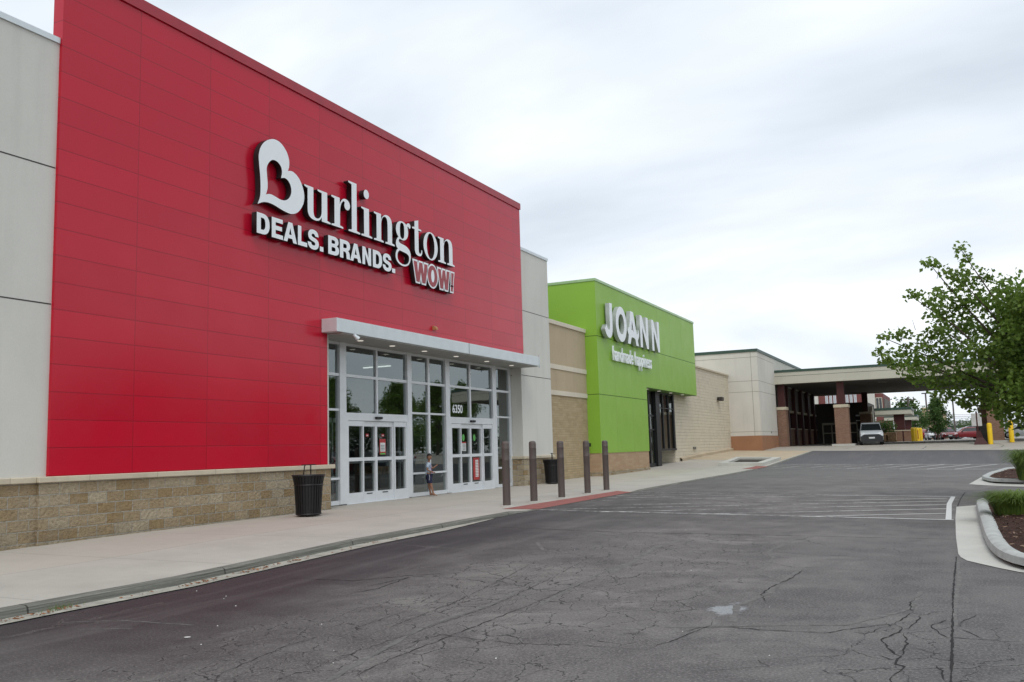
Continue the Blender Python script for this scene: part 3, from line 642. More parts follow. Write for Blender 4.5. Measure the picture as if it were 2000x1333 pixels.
# interior of the store
b = MB(); b.box(-44, gx-.08, 12, 34.0, -.35, .03); b.build('interior_floor', M['interior_floor'], ST)
b = MB(); b.box(-34.2, -34, 12, 34, .03, 4.9); b.box(-34, -15.2, 12, 12.15, .03, 4.9); b.box(-34, -15.2, 33.8, 34.0, .03, 4.9)
b.build('interior_wall', M['interior_wall'], ST)
b = MB(); b.box(-34, -15.24, 12, 34, 4.75, 4.9); b.build('interior_ceiling', M['interior_dark'], ST)
for yy in (17, 23, 29):
    for xx in (-19.5, -26): MB().box(xx-.6, xx+.6, yy-.05, yy+.05, 4.66, 4.70).build('ceiling_light', M['tube'], ST)
b = MB()       # inner lobby frame
for yy in (20.7, 21.8, 22.5, 23.4, 24.2, 26.5, 27.4, 28.2, 29.1, 30.0): b.box(-18.1, -18.02, yy, yy+.06, .03, 2.6)
b.box(-18.1, -18.02, 20.7, 30.06, 2.45, 2.6); b.box(-18.1, -18.02, 20.7, 30.06, 1.1, 1.16); b.build('lobby_frame', M['white_metal'], ST)
fx_m = [simple('fixture', (.12, .11, .10), .6), simple('goods', (.30, .20, .12), .7, var=.8, vscale=3)]
for i, (xx, yy, ww, hh) in enumerate(((-17, 25.1, .9, .75), (-20, 19, 1.5, 1.5), (-20.5, 23, 2.2, 1.4), (-21, 27.5, 2.0, 1.5), (-19.5, 31, 1.5, 1.3), (-24, 25, 3, 1.7), (-24, 30, 3, 1.6), (-24, 20, 3, 1.7))):
    b = MB(); b.box(xx-.5, xx+.5, yy-ww/2, yy+ww/2, .03, hh); b.box(xx-.4, xx+.4, yy-ww/2+.05, yy+ww/2-.05, hh, hh+.25, 1); b.build('display_fixture', fx_m, ST)

# ------------------------------------------------------------------ sign lettering, traced as outlines
def bez(path):
    """'M x,y L x,y C x,y x,y x,y Z' -> loops"""
    toks = path.replace('Z', ' Z ').replace('M', ' M ').replace('L', ' L ').replace('C', ' C ').split()
    loops = []; cur = []; i = 0; cmd = None
    def P(t): a, b_ = t.split(','); return Vector((float(a), float(b_)))
    while i < len(toks):
        t = toks[i]
        if t in 'MLCZ':
            cmd = t; i += 1
            if t == 'Z': loops.append(cur); cur = []
            continue
        if cmd in 'ML': cur.append(P(t)); i += 1
        else:
            a, b1, b2, b3 = cur[-1], P(t), P(toks[i+1]), P(toks[i+2]); i += 3
            for k_ in range(1, 9):
                s = k_/8; cur.append(a*(1-s)**3+b1*3*s*(1-s)**2+b2*3*s*s*(1-s)+b3*s**3)
    return [[p for j, p in enumerate(l) if j == 0 or (p-l[j-1]).length > 1e-4] for l in loops]
def ell(cx, cy, rx, ry, n=36): return [Vector((cx+rx*math.cos(2*PI*i/n), cy+ry*math.sin(2*PI*i/n))) for i in range(n)]
def fillmesh(loops, depth, offset=0.0):
    cu = bpy.data.curves.new('c', 'CURVE'); cu.dimensions = '2D'; cu.fill_mode = 'BOTH'; cu.extrude = depth/2; cu.offset = offset
    for l in loops:
        if (l[0]-l[-1]).length < 1e-5: l = l[:-1]
        s = cu.splines.new('POLY'); s.points.add(len(l)-1); s.use_cyclic_u = True
        for q_, p in zip(s.points, l): q_.co = (p.x, p.y, 0, 1)
    o = bpy.data.objects.new('c', cu); C.objects.link(o); dg = bpy.context.evaluated_depsgraph_get()
    me = bpy.data.meshes.new_from_object(o.evaluated_get(dg)); bpy.data.objects.remove(o); return me
def letter(loops, x_front, depth, sx, sz, y0, z0, face, side, name, parent, offset=0.0, shear=0.0):
    ls = [[Vector(((p.x+shear*p.y)*sx, p.y*sz)) for p in l] for l in loops]
    me = fillmesh(ls, depth, offset); off = Vector(parent['_org'])
    for v in me.vertices: v.co = Vector((x_front-depth/2+v.co.z, y0+v.co.x, z0+v.co.y))-off
    me.materials.clear(); me.materials.append(face); me.materials.append(side)
    me.update()
    for pl in me.polygons: pl.material_index = 0 if pl.normal.x > .9 or (abs(pl.normal.x) > .9 and pl.center.x+off.x > x_front-.01) else 1
    o = bpy.data.objects.new(name, me); C.objects.link(o); o.parent = parent; return o
def catmull(pts, corners, n=5):
    """closed smooth outline, sharp at given indices"""
    out = []; N = len(pts)
    for i in range(N):
        p1, p2 = Vector(pts[i]), Vector(pts[(i+1) % N])
        p0 = Vector(pts[i-1]) if i not in corners else p1+(p1-p2)*.3
        p3 = Vector(pts[(i+2) % N]) if (i+1) % N not in corners else p2+(p2-p1)*.3
        for k_ in range(n):
            t = k_/n; out.append(.5*((2*p1)+(p2-p0)*t+(2*p0-5*p1+4*p2-p3)*t*t+(-p0+3*p1-3*p2+p3)*t**3))
    return out
XF = -14.2; KS = 14.2/14.1
def ky(y): return y*KS
def kz(z): return EYE+(z-EYE)*KS
GL = dict(
 l='M0,0 L54,0 L54,4 L38,6.5 L38,138 L0,138 L0,134 L15,131 L15,6.5 L0,4 Z',
 i='M0,0 L52,0 L52,4 L37,6.5 L37,80.5 L0,80.5 L0,76.5 L13,74 L13,6.5 L0,4 Z',
 u='M0,80.5 L36,80.5 L36,22 C36,8 41,3.5 50,3.5 C61,3.5 69,13 70,25 L70,74 L53,76.5 L53,80.5 L93,80.5 L93,6.5 L107,4 L107,0 L70,0 L70,11 C65,2 57,-3 44,-3 C24,-3 13,4 13,22 L13,74 L0,76.5 Z',
 r='M0,0 L51,0 L51,4 L37,6.5 L37,38 C37,58 43,72 53,75.5 C57,76.5 59,74 57.5,70 C55.5,65 57,58 63,55.5 C72,52 82,58 82,68 C82,77 73,83.5 62,83.5 C50,83.5 41,76 36,63 L36,80.5 L0,80.5 L0,76.5 L13,74 L13,6.5 L0,4 Z',
 n='M0,0 L48,0 L48,4 L36,6.5 L36,50 C36,66 46,77 55,77 C66,77 69,68 69,54 L69,6.5 L57,4 L57,0 L105,0 L105,4 L92,6.5 L92,56 C92,74 84,83.5 66,83.5 C52,83.5 42,76 36,64 L36,80.5 L0,80.5 L0,76.5 L13,74 L13,6.5 L0,4 Z',
 g='M33,83 C42,83 50,81 56,77 C60,83 66,85.5 71,85 C78,84 81,78 79,73 C77.5,69 72,68.5 69.5,71.5 C67,74.5 65,75 61.5,72 C65.5,67 66,60 66,55 C66,38 52,27 33,27 C28,27 24,28 21,29 C16,27 13,24 15,20 C17,15.5 26,15 40,14 C64,12 79,4 79,-14 C79,-36 62,-50 36,-50 C12,-50 -4,-40 -4,-26 C-4,-14 2,-6 10,-3 C1,0 -2,8 -1,14 C0,22 6,30 14,33 C5,38 0,46 0,55 C0,72 14,83 33,83 Z M33,79 C22,79 21,68 21,55 C21,42 22,31 33,31 C44,31 45,42 45,55 C45,68 44,79 33,79 Z M18,-6 C9,-12 6,-18 6,-25 C6,-38 18,-45 37,-45 C56,-45 70,-36 70,-22 C70,-12 60,-9 44,-8 C30,-7 26,-7 18,-6 Z',
 t='M14,100 L36,106 L36,80 L53,80 L53,75 L36,75 L36,14 C36,4 44,2.5 48,6 C51,9 52,12 52,17 L57,16 C57,2 50,-4 37,-4 C22,-4 14,2 14,16 L14,75 L0,75 L0,79 L14,82 Z')
BS = thing('store_sign', 'large white serif store name with heart shaped capital, black edges, on red wall', 'sign', (-14.4, 20.8, 7.5))
let, ls_ = M['letter'], M['letter_side']
Bout = [(16.137,7.226),(16.22,7.411),(16.239,7.637),(16.224,7.928),(16.188,8.177),(16.173,8.413),(16.238,8.618),(16.384,8.793),(16.6,8.918),(16.794,8.954),(16.99,8.908),(17.161,8.775),(17.254,8.607),(17.263,8.435),(17.214,8.302),(17.393,8.335),(17.599,8.253),(17.747,8.096),(17.837,7.882),(17.822,7.663),(17.717,7.481),(17.569,7.341),(17.365,7.262),(17.164,7.259),(16.939,7.292),(16.69,7.338),(16.473,7.342),(16.313,7.308)]
Bin = [(16.424,7.52),(16.475,7.661),(16.482,7.812),(16.462,7.989),(16.447,8.155),(16.495,8.28),(16.603,8.395),(16.713,8.436),(16.851,8.417),(16.964,8.334),(16.998,8.21),(16.965,8.058),(17.106,8.095),(17.249,8.045),(17.335,7.913),(17.336,7.759),(17.249,7.623),(17.121,7.544),(16.966,7.52),(16.799,7.542),(16.634,7.568),(16.526,7.556)]
cv = lambda P, cor: [Vector((ky(p.x), kz(p.y))) for p in catmull(P, cor)]
letter([cv(Bout, {0, 14}), cv(Bin, {0, 11})], XF, .16, 1, 1, 0, 0, let, ls_, 'heart_letter', BS)
zb = kz(7.331)
for ch, y in (('u', 17.845), ('r', 18.953), ('l', 19.70), ('i', 20.292), ('n', 20.9), ('g', 22.03), ('t', 22.918), ('n', 24.45)):
    letter(bez(GL[ch]), XF, .16, .01*KS, .01*KS, ky(y), zb, let, ls_, 'letter', BS)
letter([ell(43, 40, 43, 44), ell(43, 40, 23.5, 40.2)], XF, .16, .01*KS, .01*KS, ky(23.563), zb, let, ls_, 'letter', BS)
letter([ell(25, 120, 12.5, 13)], XF, .16, .01*KS, .01*KS, ky(20.292), zb, let, ls_, 'letter_dot', BS)
SN = dict(
 D=('M0,0 L0,100 L38,100 C66,100 82,82 82,50 C82,18 66,0 38,0 Z M26,21 L26,79 L36,79 C50,79 55,68 55,50 C55,32 50,21 36,21 Z', 82),
 E=('M0,0 L0,100 L74,100 L74,79 L26,79 L26,62 L69,62 L69,41 L26,41 L26,21 L76,21 L76,0 Z', 76),
 A=('M0,0 L33,100 L61,100 L94,0 L67,0 L61,19 L32,19 L26,0 Z M38,38 L56,38 L47,72 Z', 94),
 L=('M0,0 L0,100 L26,100 L26,22 L72,22 L72,0 Z', 72),
 S=('M0,33 C1,12 14,-2 40,-2 C66,-2 80,11 80,31 C80,50 68,55 48,60 C34,63.5 28,65 28,71 C28,77 33,80.5 40,80.5 C48,80.5 52,76 53,69 L78,69 C77,90 62,102 40,102 C16,102 3,89 3,70 C3,51 17,45 34,41 C48,37.5 54,36 54,29 C54,22.5 49,19 40,19 C31,19 26,24 25,33 Z', 80),
 B=('M0,0 L0,100 L44,100 C64,100 76,90 76,74 C76,64 71,57 62,53 C73,50 80,41 80,29 C80,10 66,0 44,0 Z M25,61 L25,80 L40,80 C47,80 50,77 50,70.5 C50,64 47,61 40,61 Z M25,20 L25,42 L42,42 C50,42 53,38 53,31 C53,24 50,20 42,20 Z', 80),
 R=('M0,0 L0,100 L46,100 C67,100 78,89 78,71 C78,58 72,50 62,46 C71,42 74,35 75,22 C76,10 76,4 80,0 L52,0 C50,4 50,10 49,19 C48,31 45,37 36,37 L26,37 L26,0 Z M26,57 L26,80 L41,80 C49,80 52,76 52,69 C52,61 49,57 41,57 Z', 80),
 N=('M0,0 L0,100 L27,100 L57,42 L57,100 L82,100 L82,0 L56,0 L25,60 L25,0 Z', 82),
 W=('M0,100 L30,100 L39,40 L53,100 L79,100 L93,40 L101,100 L130,100 L107,0 L79,0 L66,58 L52,0 L24,0 Z', 130))
SN['.'] = ('M0,0 L0,25 L26,25 L26,0 Z', 26); SN['!'] = ('M4,100 L34,100 L26,33 L10,33 Z M5,0 L5,24 L30,24 L30,0 Z', 34)
TG = thing('tagline_sign', 'white block capitals tagline mounted below the serif store name', 'sign', (-14.4, 18.8, 6.8))
for ch, a, c in (('D',16.115,16.56),('E',16.634,17.04),('A',17.06,17.56),('L',17.596,17.955),('S',17.977,18.42),('.',18.463,18.61),('B',18.81,19.275),('R',19.31,19.775),('A',19.765,20.275),('N',20.33,20.745),('D',20.83,21.29),('S',21.315,21.77),('.',21.795,21.96)):
    pth, wd = SN[ch]; letter(bez(pth), XF, .15, (c-a)/wd*KS, .0049*KS, ky(a), kz(6.545), let, ls_, 'full_stop' if ch == '.' else 'letter', TG)
WW = thing('exclamation_sign', 'small sign of dark red capitals outlined in white beneath the tagline end', 'sign', (-14.4, 24.2, 6.8))
rw = [('W', 23.0, .89, .62), ('O', 0, 0, 0), ('W', 24.42, .74, .62), ('!', 25.18, .17, .62)]
for ch, a, wid in (('W', 22.98, .80), ('O', 23.80, .56), ('W', 24.42, .72), ('!', 25.19, .17)):
    lp = [ell(50, 50, 50, 55), ell(50, 50, 17, 32)] if ch == 'O' else bez(SN[ch][0]); wd = 100 if ch == 'O' else SN[ch][1]
    sx, sz = wid/wd*KS, .0060*KS; sh = .12 if ch == '!' else 0
    letter([lp[0]] if ch == 'O' else lp, XF-.004, .14, sx, sz, ky(a), kz(6.50), let, ls_, 'letter_outline', WW, offset=.055, shear=sh)
    letter(lp, XF+.006, .02, sx, sz, ky(a), kz(6.50), M['wow_red'], M['wow_red'], 'letter_inset', WW, shear=sh)
    if ch == 'O':
        letter([lp[1]], XF+.007, .016, sx*1.02, sz*1.02, ky(a)-.004, kz(6.50)-.004, let, let, 'letter_inset', WW)

# ------------------------------------------------------------------ tan wing between the stores
TW = thing('block_wing', 'narrow tan block wall with two cream bands between red and green stores', 'building', (-15.0, 37, 0))
b = MB(); b.box(-15.4, -15.0, 34.42, 41, -.3, 3.66); b.build('block_wall', M['tan_block'], TW)
b = MB(); b.box(-15.4, -14.99, 34.42, 41, 3.66, 6.68); b.build('stucco_wall', M['tan_stucco'], TW)
for z in (3.66, 4.77): b = MB(); b.box(-15.02, -14.955, 34.415, 39.38, z, z+.20); b.build('band', M['cream_band'], TW)
b = MB(); b.box(-15.45, -14.93, 34.47, 39.4, 6.68, 6.86); b.build('coping', M['cream_band'], TW, bevel=.015)
wl = thing('wall_speaker', 'small black box fixture on tan wall near the green corner', 'wall fixture', (-14.99, 39.1, 1.5))  # black speaker box, holds no lamp
MB().box(-14.99, -14.80, 38.95, 39.2, 1.45, 1.62).build('housing', M['black'], wl, bevel=.02); MB().tube([(-14.98, 39.08, 1.62), (-14.9, 39.08, 1.70)], .02, 6).build('bracket', M['black'], wl)

# ------------------------------------------------------------------ green craft store
GS = thing('craft_store', 'bright green panelled storefront with black glass entrance under the overhang', 'building', (-14.4, 48, 0))
b = MB()
b.box(-15.2, -14.4, 39.4, 46.76, 1.15, 4.51); b.box(-15.2, -14.4, 39.4, 57.35, 4.51, 9.10); b.box(-27, -15.2, 39.4, 57.35, 6.3, 9.10)
b.build('green_panel_wall', M['green'], GS)
b = MB()
for z in (6.53,): b.box(-27, -14.397, 39.397, 57.353, z-.012, z+.012)
b.box(-15.2, -14.397, 39.397, 46.763, 3.82, 3.844)
b.build('panel_joint', simple('dark_green_joint', (.03, .07, .01), .8), GS)
b = MB(); b.box(-27, -14.37, 39.37, 57.38, 9.10, 9.22); b.build('parapet_coping', M['green_trim'], GS)
b = MB(); b.box(-15.18, -14.42, 39.42, 46.70, .32, 1.15); b.build('stone_veneer', M['brownstone'], GS)
b = MB(); b.box(-15.2, -14.38, 39.38, 46.72, -.2, .32); b.build('stone_plinth', M['stone'], GS)
b = MB(); b.box(-15.12, -14.42, 46.78, 57.33, 4.485, 4.508); b.build('soffit', simple('green_soffit', (.10, .20, .03), .7), GS)
for yy in (47.9, 50.2, 52.6, 55.2): MB().lathe([(.10, 0), (.10, .012)], (-14.75, yy, 4.472), 12).build('downlight', M['lamp'], GS)
# black entrance
bx = -15.12
b = MB()
for y0, y1, z0 in ((46.78, 46.95, .2), (49.1, 49.30, .2), (50.15, 50.9, .25), (51.85, 52.0, 1.24), (53.0, 53.12, 1.24), (54.1, 54.35, 1.24)): b.box(bx-.08, bx+.06+(.10 if y0 == 50.15 else 0), y0, y1, z0, 4.48)
for y0, y1, z0, z1 in ((46.95, 49.1, 4.36, 4.48), (46.95, 50.15, 3.05, 3.15), (46.95, 50.15, 2.28, 2.36), (46.95, 50.15, .2, .46), (50.9, 54.1, 4.40, 4.48), (50.9, 54.1, 3.55, 3.61), (50.85, 54.5, 1.12, 1.24)): b.box(bx-.075, bx+.055, y0, y1, z0, z1)
b.box(bx-.05, bx+.055, 48.0, 48.18, .46, 2.28)
b.build('entrance_frame', M['black'], GS)
for y0, y1, z0, z1 in ((46.95, 49.1, 3.15, 4.36), (46.95, 49.1, 2.36, 3.05), (46.95, 48.0, .46, 2.28), (48.18, 49.1, .46, 2.28), (49.3, 50.15, .46, 4.4), (50.9, 51.85, 1.24, 4.4), (52.0, 53.0, 1.24, 4.4), (53.12, 54.1, 1.24, 4.4)):
    pane(y0, y1, z0, z1, GS, 'glass_door', bx)
b = MB(); b.box(-24, bx-.3, 46, 46.1, 0, 5); b.box(-24, bx-.3, 56, 56.1, 0, 5); b.box(-24.1, -24, 46, 56, 0, 5); b.box(-24, bx-.1, 46, 56, 4.6, 4.7); b.box(-24, bx-.1, 46, 56, .1, .24); b.build('interior', M['interior_dark'], GS)
# lettering
gl, gsd = M['letter'], M['silver_side']
JS = thing('store_sign', 'thick white rounded capitals spelling the craft shop name on green panels', 'sign', (-14.4, 44.5, 7.3))
def ringletter(loops, y0): return letter(loops, -14.12, .20, 1, 1, 0, 0, gl, gsd, 'letter', JS, offset=.004)
ringletter(bez('M40.50,8.17 L40.87,8.19 L40.86,7.10 C40.86,6.72 40.66,6.50 40.36,6.50 C40.10,6.50 39.90,6.66 39.77,6.88 L40.04,7.10 C40.12,6.95 40.22,6.87 40.34,6.87 C40.46,6.87 40.50,6.95 40.50,7.12 Z'), 0)
ringletter([ell(42.17, 7.34, .80, .86), ell(42.17, 7.34, .44, .50)], 0)
ringletter(bez('M43.63,8.17 L44.09,8.17 C44.30,7.70 44.45,7.36 44.56,7.08 C44.72,7.10 44.84,7.20 44.88,7.34 L44.95,7.06 C44.88,6.92 44.78,6.82 44.68,6.78 L44.83,6.50 L44.45,6.50 L44.31,6.80 C44.10,6.88 43.85,6.90 43.66,6.82 L43.52,6.50 L43.10,6.50 L43.28,6.95 C43.20,6.98 43.14,7.06 43.12,7.14 C43.20,7.30 43.34,7.34 43.42,7.33 Z M43.86,7.72 L43.73,7.22 C43.90,7.24 44.02,7.20 44.10,7.14 Z'), 0)
for y in (45.17, 47.22):
    ringletter([[Vector((y+a, 6.5+h)) for a, h in ((0,0),(0,1.66),(.34,1.66),(1.03,.62),(1.03,1.66),(1.40,1.66),(1.40,0),(1.10,0),(.36,1.08),(.36,0))]], 0)
HS = thing('slogan_sign', 'small white slogan lettering below the capitals on the green wall', 'sign', (-14.4, 44.5, 5.8))
me = text_mesh('handmade happiness', 1.0, .022, .010)
xs_ = [v.co.x for v in me.vertices]; ys_ = [v.co.y for v in me.vertices]; hx, hy = min(xs_), 0.0; sx = (47.45-41.2)/(max(xs_)-hx); sy = 1.0
off = Vector(HS['_org'])
for v in me.vertices: v.co = Vector((-14.3+v.co.z*1.5, 41.2+(v.co.x-hx)*sx+v.co.y*.12, 5.53+v.co.y*sy))-off
me.materials.clear(); me.materials.append(gl); o = bpy.data.objects.new('lettering', me); C.objects.link(o); o.parent = HS

# ------------------------------------------------------------------ cream block wall building
CB = thing('cream_block_store', 'low cream painted block wall building right of the green store', 'building', (-15.1, 62, 0))
MB().box(-30, -15.14, 54.36, 71, 0, 6.55).build('block_wall', M['cream_block'], CB)
MB().box(-15.9, -15.05, 57.39, 70.0, 6.55, 6.66).build('coping', M['cap'], CB)
b = MB(); vs = []
ys_l = fr(55.3, 70, 12)
for y in ys_l:
    z = walk_z(-15.1, y); vs += [(-15.14, y, z+.22), (-14.98, y, z+.16), (-14.98, y, z-.1)]
b.add(vs, [(3*i+j, 3*i+j+1, 3*i+4+j, 3*i+3+j) for i in range(len(ys_l)-1) for j in range(2)]); b.build('base_ledge', M['walk2'], CB)
LW = thing('wall_light', 'small dark floodlight fixture high on the cream block wall', 'wall light', (-15.1, 66.4, 4.65))
MB().box(-15.13, -15.04, 66.15, 66.55, 4.55, 4.78).build('mount', M['black'], LW); MB().box(-15.04, -14.75, 66.0, 66.65, 4.52, 4.80).build('housing', simple('dark_bronze', (.04, .032, .028), .6), LW, bevel=.03)
LO = thing('outlet_box', 'little grey utility box low on the cream block wall', 'utility box', (-15.1, 59.0, 1.2))
MB().box(-15.13, -15.05, 58.6, 58.85, 1.12, 1.28).build('housing', M['kerbc'], LO); MB().box(-15.13, -15.05, 58.92, 59.1, 1.12, 1.28).build('cover', M['kerbc'], LO)
# ------------------------------------------------------------------ off-white supermarket block
WB = thing('supermarket', 'off white panelled building with terracotta base and dark green coping', 'building', (-12.85, 70, 0))
wx = -12.85
MB().box(-45, wx, 70.06, 77.25, 1.97, 8.30).box(-45, wx, 77.25, 101.5, 6.2, 8.30).build('wall', M['white_stucco'], WB)
MB().box(-45, wx+.03, 70.03, 77.28, 0, 1.97).build('painted_base', M['brown_base'], WB)
b = MB(); b.box(-45, wx+.05, 70.0, 101.6, 8.30, 8.52); b.build('coping', M['green_cop'], WB)
b = MB()
for z in (7.90, 6.10, 5.28, 2.28): b.box(-40, wx+.003, 70.055, 77.25, z-.014, z+.014)
for y in (0,): b.box(wx-.5, wx-.47, 70.055, 70.07, 0, 8.3); b.box(wx-4.7, wx-4.68, 70.055, 70.07, 5, 8.3)
b.build('wall_joint', simple('beige_joint', (.30, .28, .23), .9), WB)
MB().box(wx, wx+.03, 74.2, 74.4, 2.15, 2.3).build('vent_cover', M['kerbc'], WB)
# drive-through canopy
CP = thing('drive_through_canopy', 'wide beige canopy with dark green edge on brick piers across the driveway', 'canopy', (-3, 88, 1.0))
cy0, cy1, cx1 = 77.3, 101.5, 13.0
MB().box(wx-.05, cx1, cy0, cy0+.35, 6.17, 7.13).box(wx-.05, cx1, cy1-.35, cy1, 6.17, 7.13).box(cx1-.35, cx1, cy0+.35, cy1-.35, 6.17, 7.13).build('fascia', M['fascia'], CP)
MB().box(wx-.08, cx1+.04, cy0-.04, cy1+.04, 7.13, 7.32).build('coping', M['green_cop'], CP)
b = MB(); b.box(wx, cx1, cy0-.004, cy0, 6.80, 6.825); b.box(wx, cx1, cy0-.05, cy0, 6.17, 6.31, 1); b.build('fascia_trim', [M['gap'], M['fascia']], CP)
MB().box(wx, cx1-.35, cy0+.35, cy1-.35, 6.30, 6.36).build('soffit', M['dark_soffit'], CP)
for (xx, yy) in ((-5.4, 79.5), (-5.0, 84.0)): MB().box(xx-.35, xx+.35, yy-.12, yy+.12, 6.27, 6.31).build('ceiling_lamp', simple('lamp_lens', (.4, .4, .36), .5), CP)
for (xx, yy) in ((-7.85, 77.45), (3.0, 77.45), (-7.85, 100.3), (3.0, 100.3), (-12.5, 77.5)):
    z0 = gz(xx, yy+.5); hw = .53
    if xx == -12.5: hw = .36
    pier = MB().box(xx-hw, xx+hw, yy, yy+1.06, z0-.1, 4.05).build('brick_pier', M['brick'], CP)
    MB().box(xx-hw-.05, xx+hw+.05, yy-.05, yy+1.11, 4.05, 4.30).build('pier_cap', M['cap'], pier, bevel=.02)
    if xx != -12.5: MB().box(xx-.85, xx+.85, yy-.25, yy+1.31, z0-.1, z0+.16).build('pier_footing', M['apron'], pier)
    MB().box(xx-.27, xx+.27, yy+.25, yy+.8, 4.30, 6.3).build('post', M['redpost'], CP)
# side wall under the canopy
SW = thing('canopy_side_wall', 'shaded brick and glass storefront wall under the left side of the canopy', 'wall', (wx, 88, 1.0))
MB().box(wx-.4, wx, 78.6, 101.4, .9, 2.55).build('brick_wall', M['brick'], SW)
MB().box(wx-.4, wx-.1, 78.6, 101.4, 4.2, 6.2).build('upper_wall', M['dark_soffit'], SW)  # dark wall colour stands in for the deep shade under the canopy
MB().box(wx-.4, wx+.06, 78.6, 101.4, 2.55, 2.64).box(wx-.4, wx+.05, 78.6, 101.4, 4.0, 4.2).build('sill_band', M['cap'], SW)
MB().add([(wx-.2, 78.6, 2.64), (wx-.2, 101.4, 2.64), (wx-.2, 101.4, 4.0), (wx-.2, 78.6, 4.0)], [(0,1,2,3)]).build('window_glass', M['car_glass'], SW)
for yy in (82, 86.2, 90.4, 94.6, 98.8): MB().box(wx-.38, wx+.22, yy, yy+.7, .9, 6.28).build('pilaster', M['redpost'], SW)
BW = thing('entrance_block', 'dark shaded store entrance block with glass doors behind the canopy', 'building', (-10, 102, 1.0))
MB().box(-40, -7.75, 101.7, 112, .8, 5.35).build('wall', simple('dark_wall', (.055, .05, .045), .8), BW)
MB().box(-7.75, -7.25, 101.6, 103, .8, 4.85).build('end_pier', M['fascia'], BW)
b = MB()
for xx in (-12.3, -11.4, -10.5, -9.6, -8.9): b.box(xx, xx+.10, 101.62, 101.7, 1.0, 3.2)
b.box(-12.3, -8.8, 101.62, 101.7, 3.1, 3.3); b.box(-12.3, -8.8, 101.63, 101.7, 2.2, 2.28); b.build('door_frame', M['fascia'], BW)
MB().box(-8.9, -8.0, 101.6, 101.7, 3.9, 4.05).box(-8.9, -8.0, 101.6, 101.7, 3.4, 3.5).build('sign_band', M['white_metal'], BW)

# ------------------------------------------------------------------ street furniture
bol = thing('bollard', 'brown sleeved bollard nearest the store doors, first of five', 'bollard', (-10.27, 20.94, 0), 'brown bollards along the shop pavement', local=True)
MB().lathe([(.098, 0), (.098, 1.13), (.100, 1.135), (.100, 1.155), (.098, 1.16), (.098, 1.42), (.100, 1.425), (.100, 1.44), (.098, 1.445), (.098, 1.545), (.092, 1.585), (.070, 1.61), (.03, 1.62)], (0, 0, 0), 28).build('sleeve', M['bollard'], bol, smooth=True)
MB().lathe([(.17, -.02), (.17, .012), (.165, .016)], (0, 0, 0), 24).build('base_collar', M['apron'], bol)
BL = [(987, 989), (1040.5, 980.5), (1095, 973), (1146, 964.5), (1183, 958.5)]
LB = ['nearest and leftmost brown bollard, in front of the storefront glass', 'second brown bollard from the left, before the grey pier', 'third brown bollard, standing before the second black bin', 'fourth brown bollard, in front of the tan block wall', 'fifth and farthest brown bollard, before the green wall']
for i, (u, v) in enumerate(BL):
    p = atG(u, v); o = bol if i == 0 else dup(bol, (0, 0, 0), 0)
    o.location = (p.x, p.y+.09, gz(p.x, p.y+.09)); o['label'] = LB[i]
def bin_():
    t = thing('trash_can', '', 'trash can', (0, 0, 0), 'black slatted pavement bins', local=True)
    b = MB(); n = 30
    for i in range(n):
        a = 2*PI*i/n; ca, sa = math.cos(a), math.sin(a); tx, ty = -sa, ca
        def P(r, z, s): return (r*ca+tx*s, r*sa+ty*s, z)
        for (r0, z0, r1, z1) in ((.275, .05, .315, .72), (.315, .72, .36, .93)):
            vs = [P(r0, z0, -.019), P(r0, z0, .019), P(r1, z1, .019), P(r1, z1, -.019), P(r0+.010, z0, -.019), P(r0+.010, z0, .019), P(r1+.010, z1, .019), P(r1+.010, z1, -.019)]
            b.add(vs, [(0,1,2,3),(4,7,6,5),(0,4,5,1),(1,5,6,2),(2,6,7,3),(3,7,4,0)])
    b.build('slats', M['black'], t)
    b = MB(); b.lathe([(.26, .03), (.30, .72), (.335, .92), (.31, .90), (.28, .72), (.24, .06)], (0, 0, 0), 30); b.build('liner', simple('black_plastic_liner', (.008, .008, .008), .6), t, smooth=True)
    for z, r in ((.06, .285), (.72, .327), (.94, .372)):
        MB().tube([(r*math.cos(2*PI*i/32), r*math.sin(2*PI*i/32), z) for i in range(33)], .016, 6).build('hoop', M['black'], t, smooth=True)
    b = MB(); b.tube([(0, -.13, .93), (0, -.10, 1.15), (0, -.08, 1.17)], .014, 6); b.tube([(0, .06, .93), (0, .06, 1.17)], .016, 6); b.box(-.04, .04, -.16, .17, 1.165, 1.19); b.build('lid_bracket', M['black'], t)
    return t
B1 = bin_(); B1.location = (-13.52, 17.25, .01); B1.rotation_euler[2] = -.4; B1['label'] = 'black slatted bin in front of the stone base left of the doors'
dup(B1, (-14.08, 32.95, .05), .3, 'black slatted bin beside the grey pier behind the brown bollards')
# planter kerb box
PL = thing('kerbed_planter', 'low empty concrete planter box set in pavement edge', 'planter', tuple(atG(1460, 907)))
c4 = [atG(1413, 911, .0), atG(1492, 912, .0), atG(1511, 903, .0), atG(1438, 899, .0)]
c4 = [(-11.9, 51.5), (-9.55, 51.9), (-9.55, 58.0), (-12.2, 57.6)]
inner = [(-11.55, 52.2), (-9.95, 52.5), (-9.95, 57.4), (-11.85, 57.1)]
b = MB(); vs = [(x, y, walk_z(x, y)+dz) for (x, y), dz in [(p, -.05) for p in c4]+[(p, .17) for p in c4]+[(p, .17) for p in inner]+[(p, -.05) for p in inner]]
b.add(vs, [(i+4*k_, (i+1) % 4+4*k_, (i+1) % 4+4*k_+4, i+4*k_+4) for k_ in range(3) for i in range(4)]); b.build('kerb_rim', M['apron'], PL)
b = MB(); b.add([(x, y, walk_z(x, y)+.05) for x, y in inner], [(0,1,2,3)]); b.build('soil', M['soil'], PL)

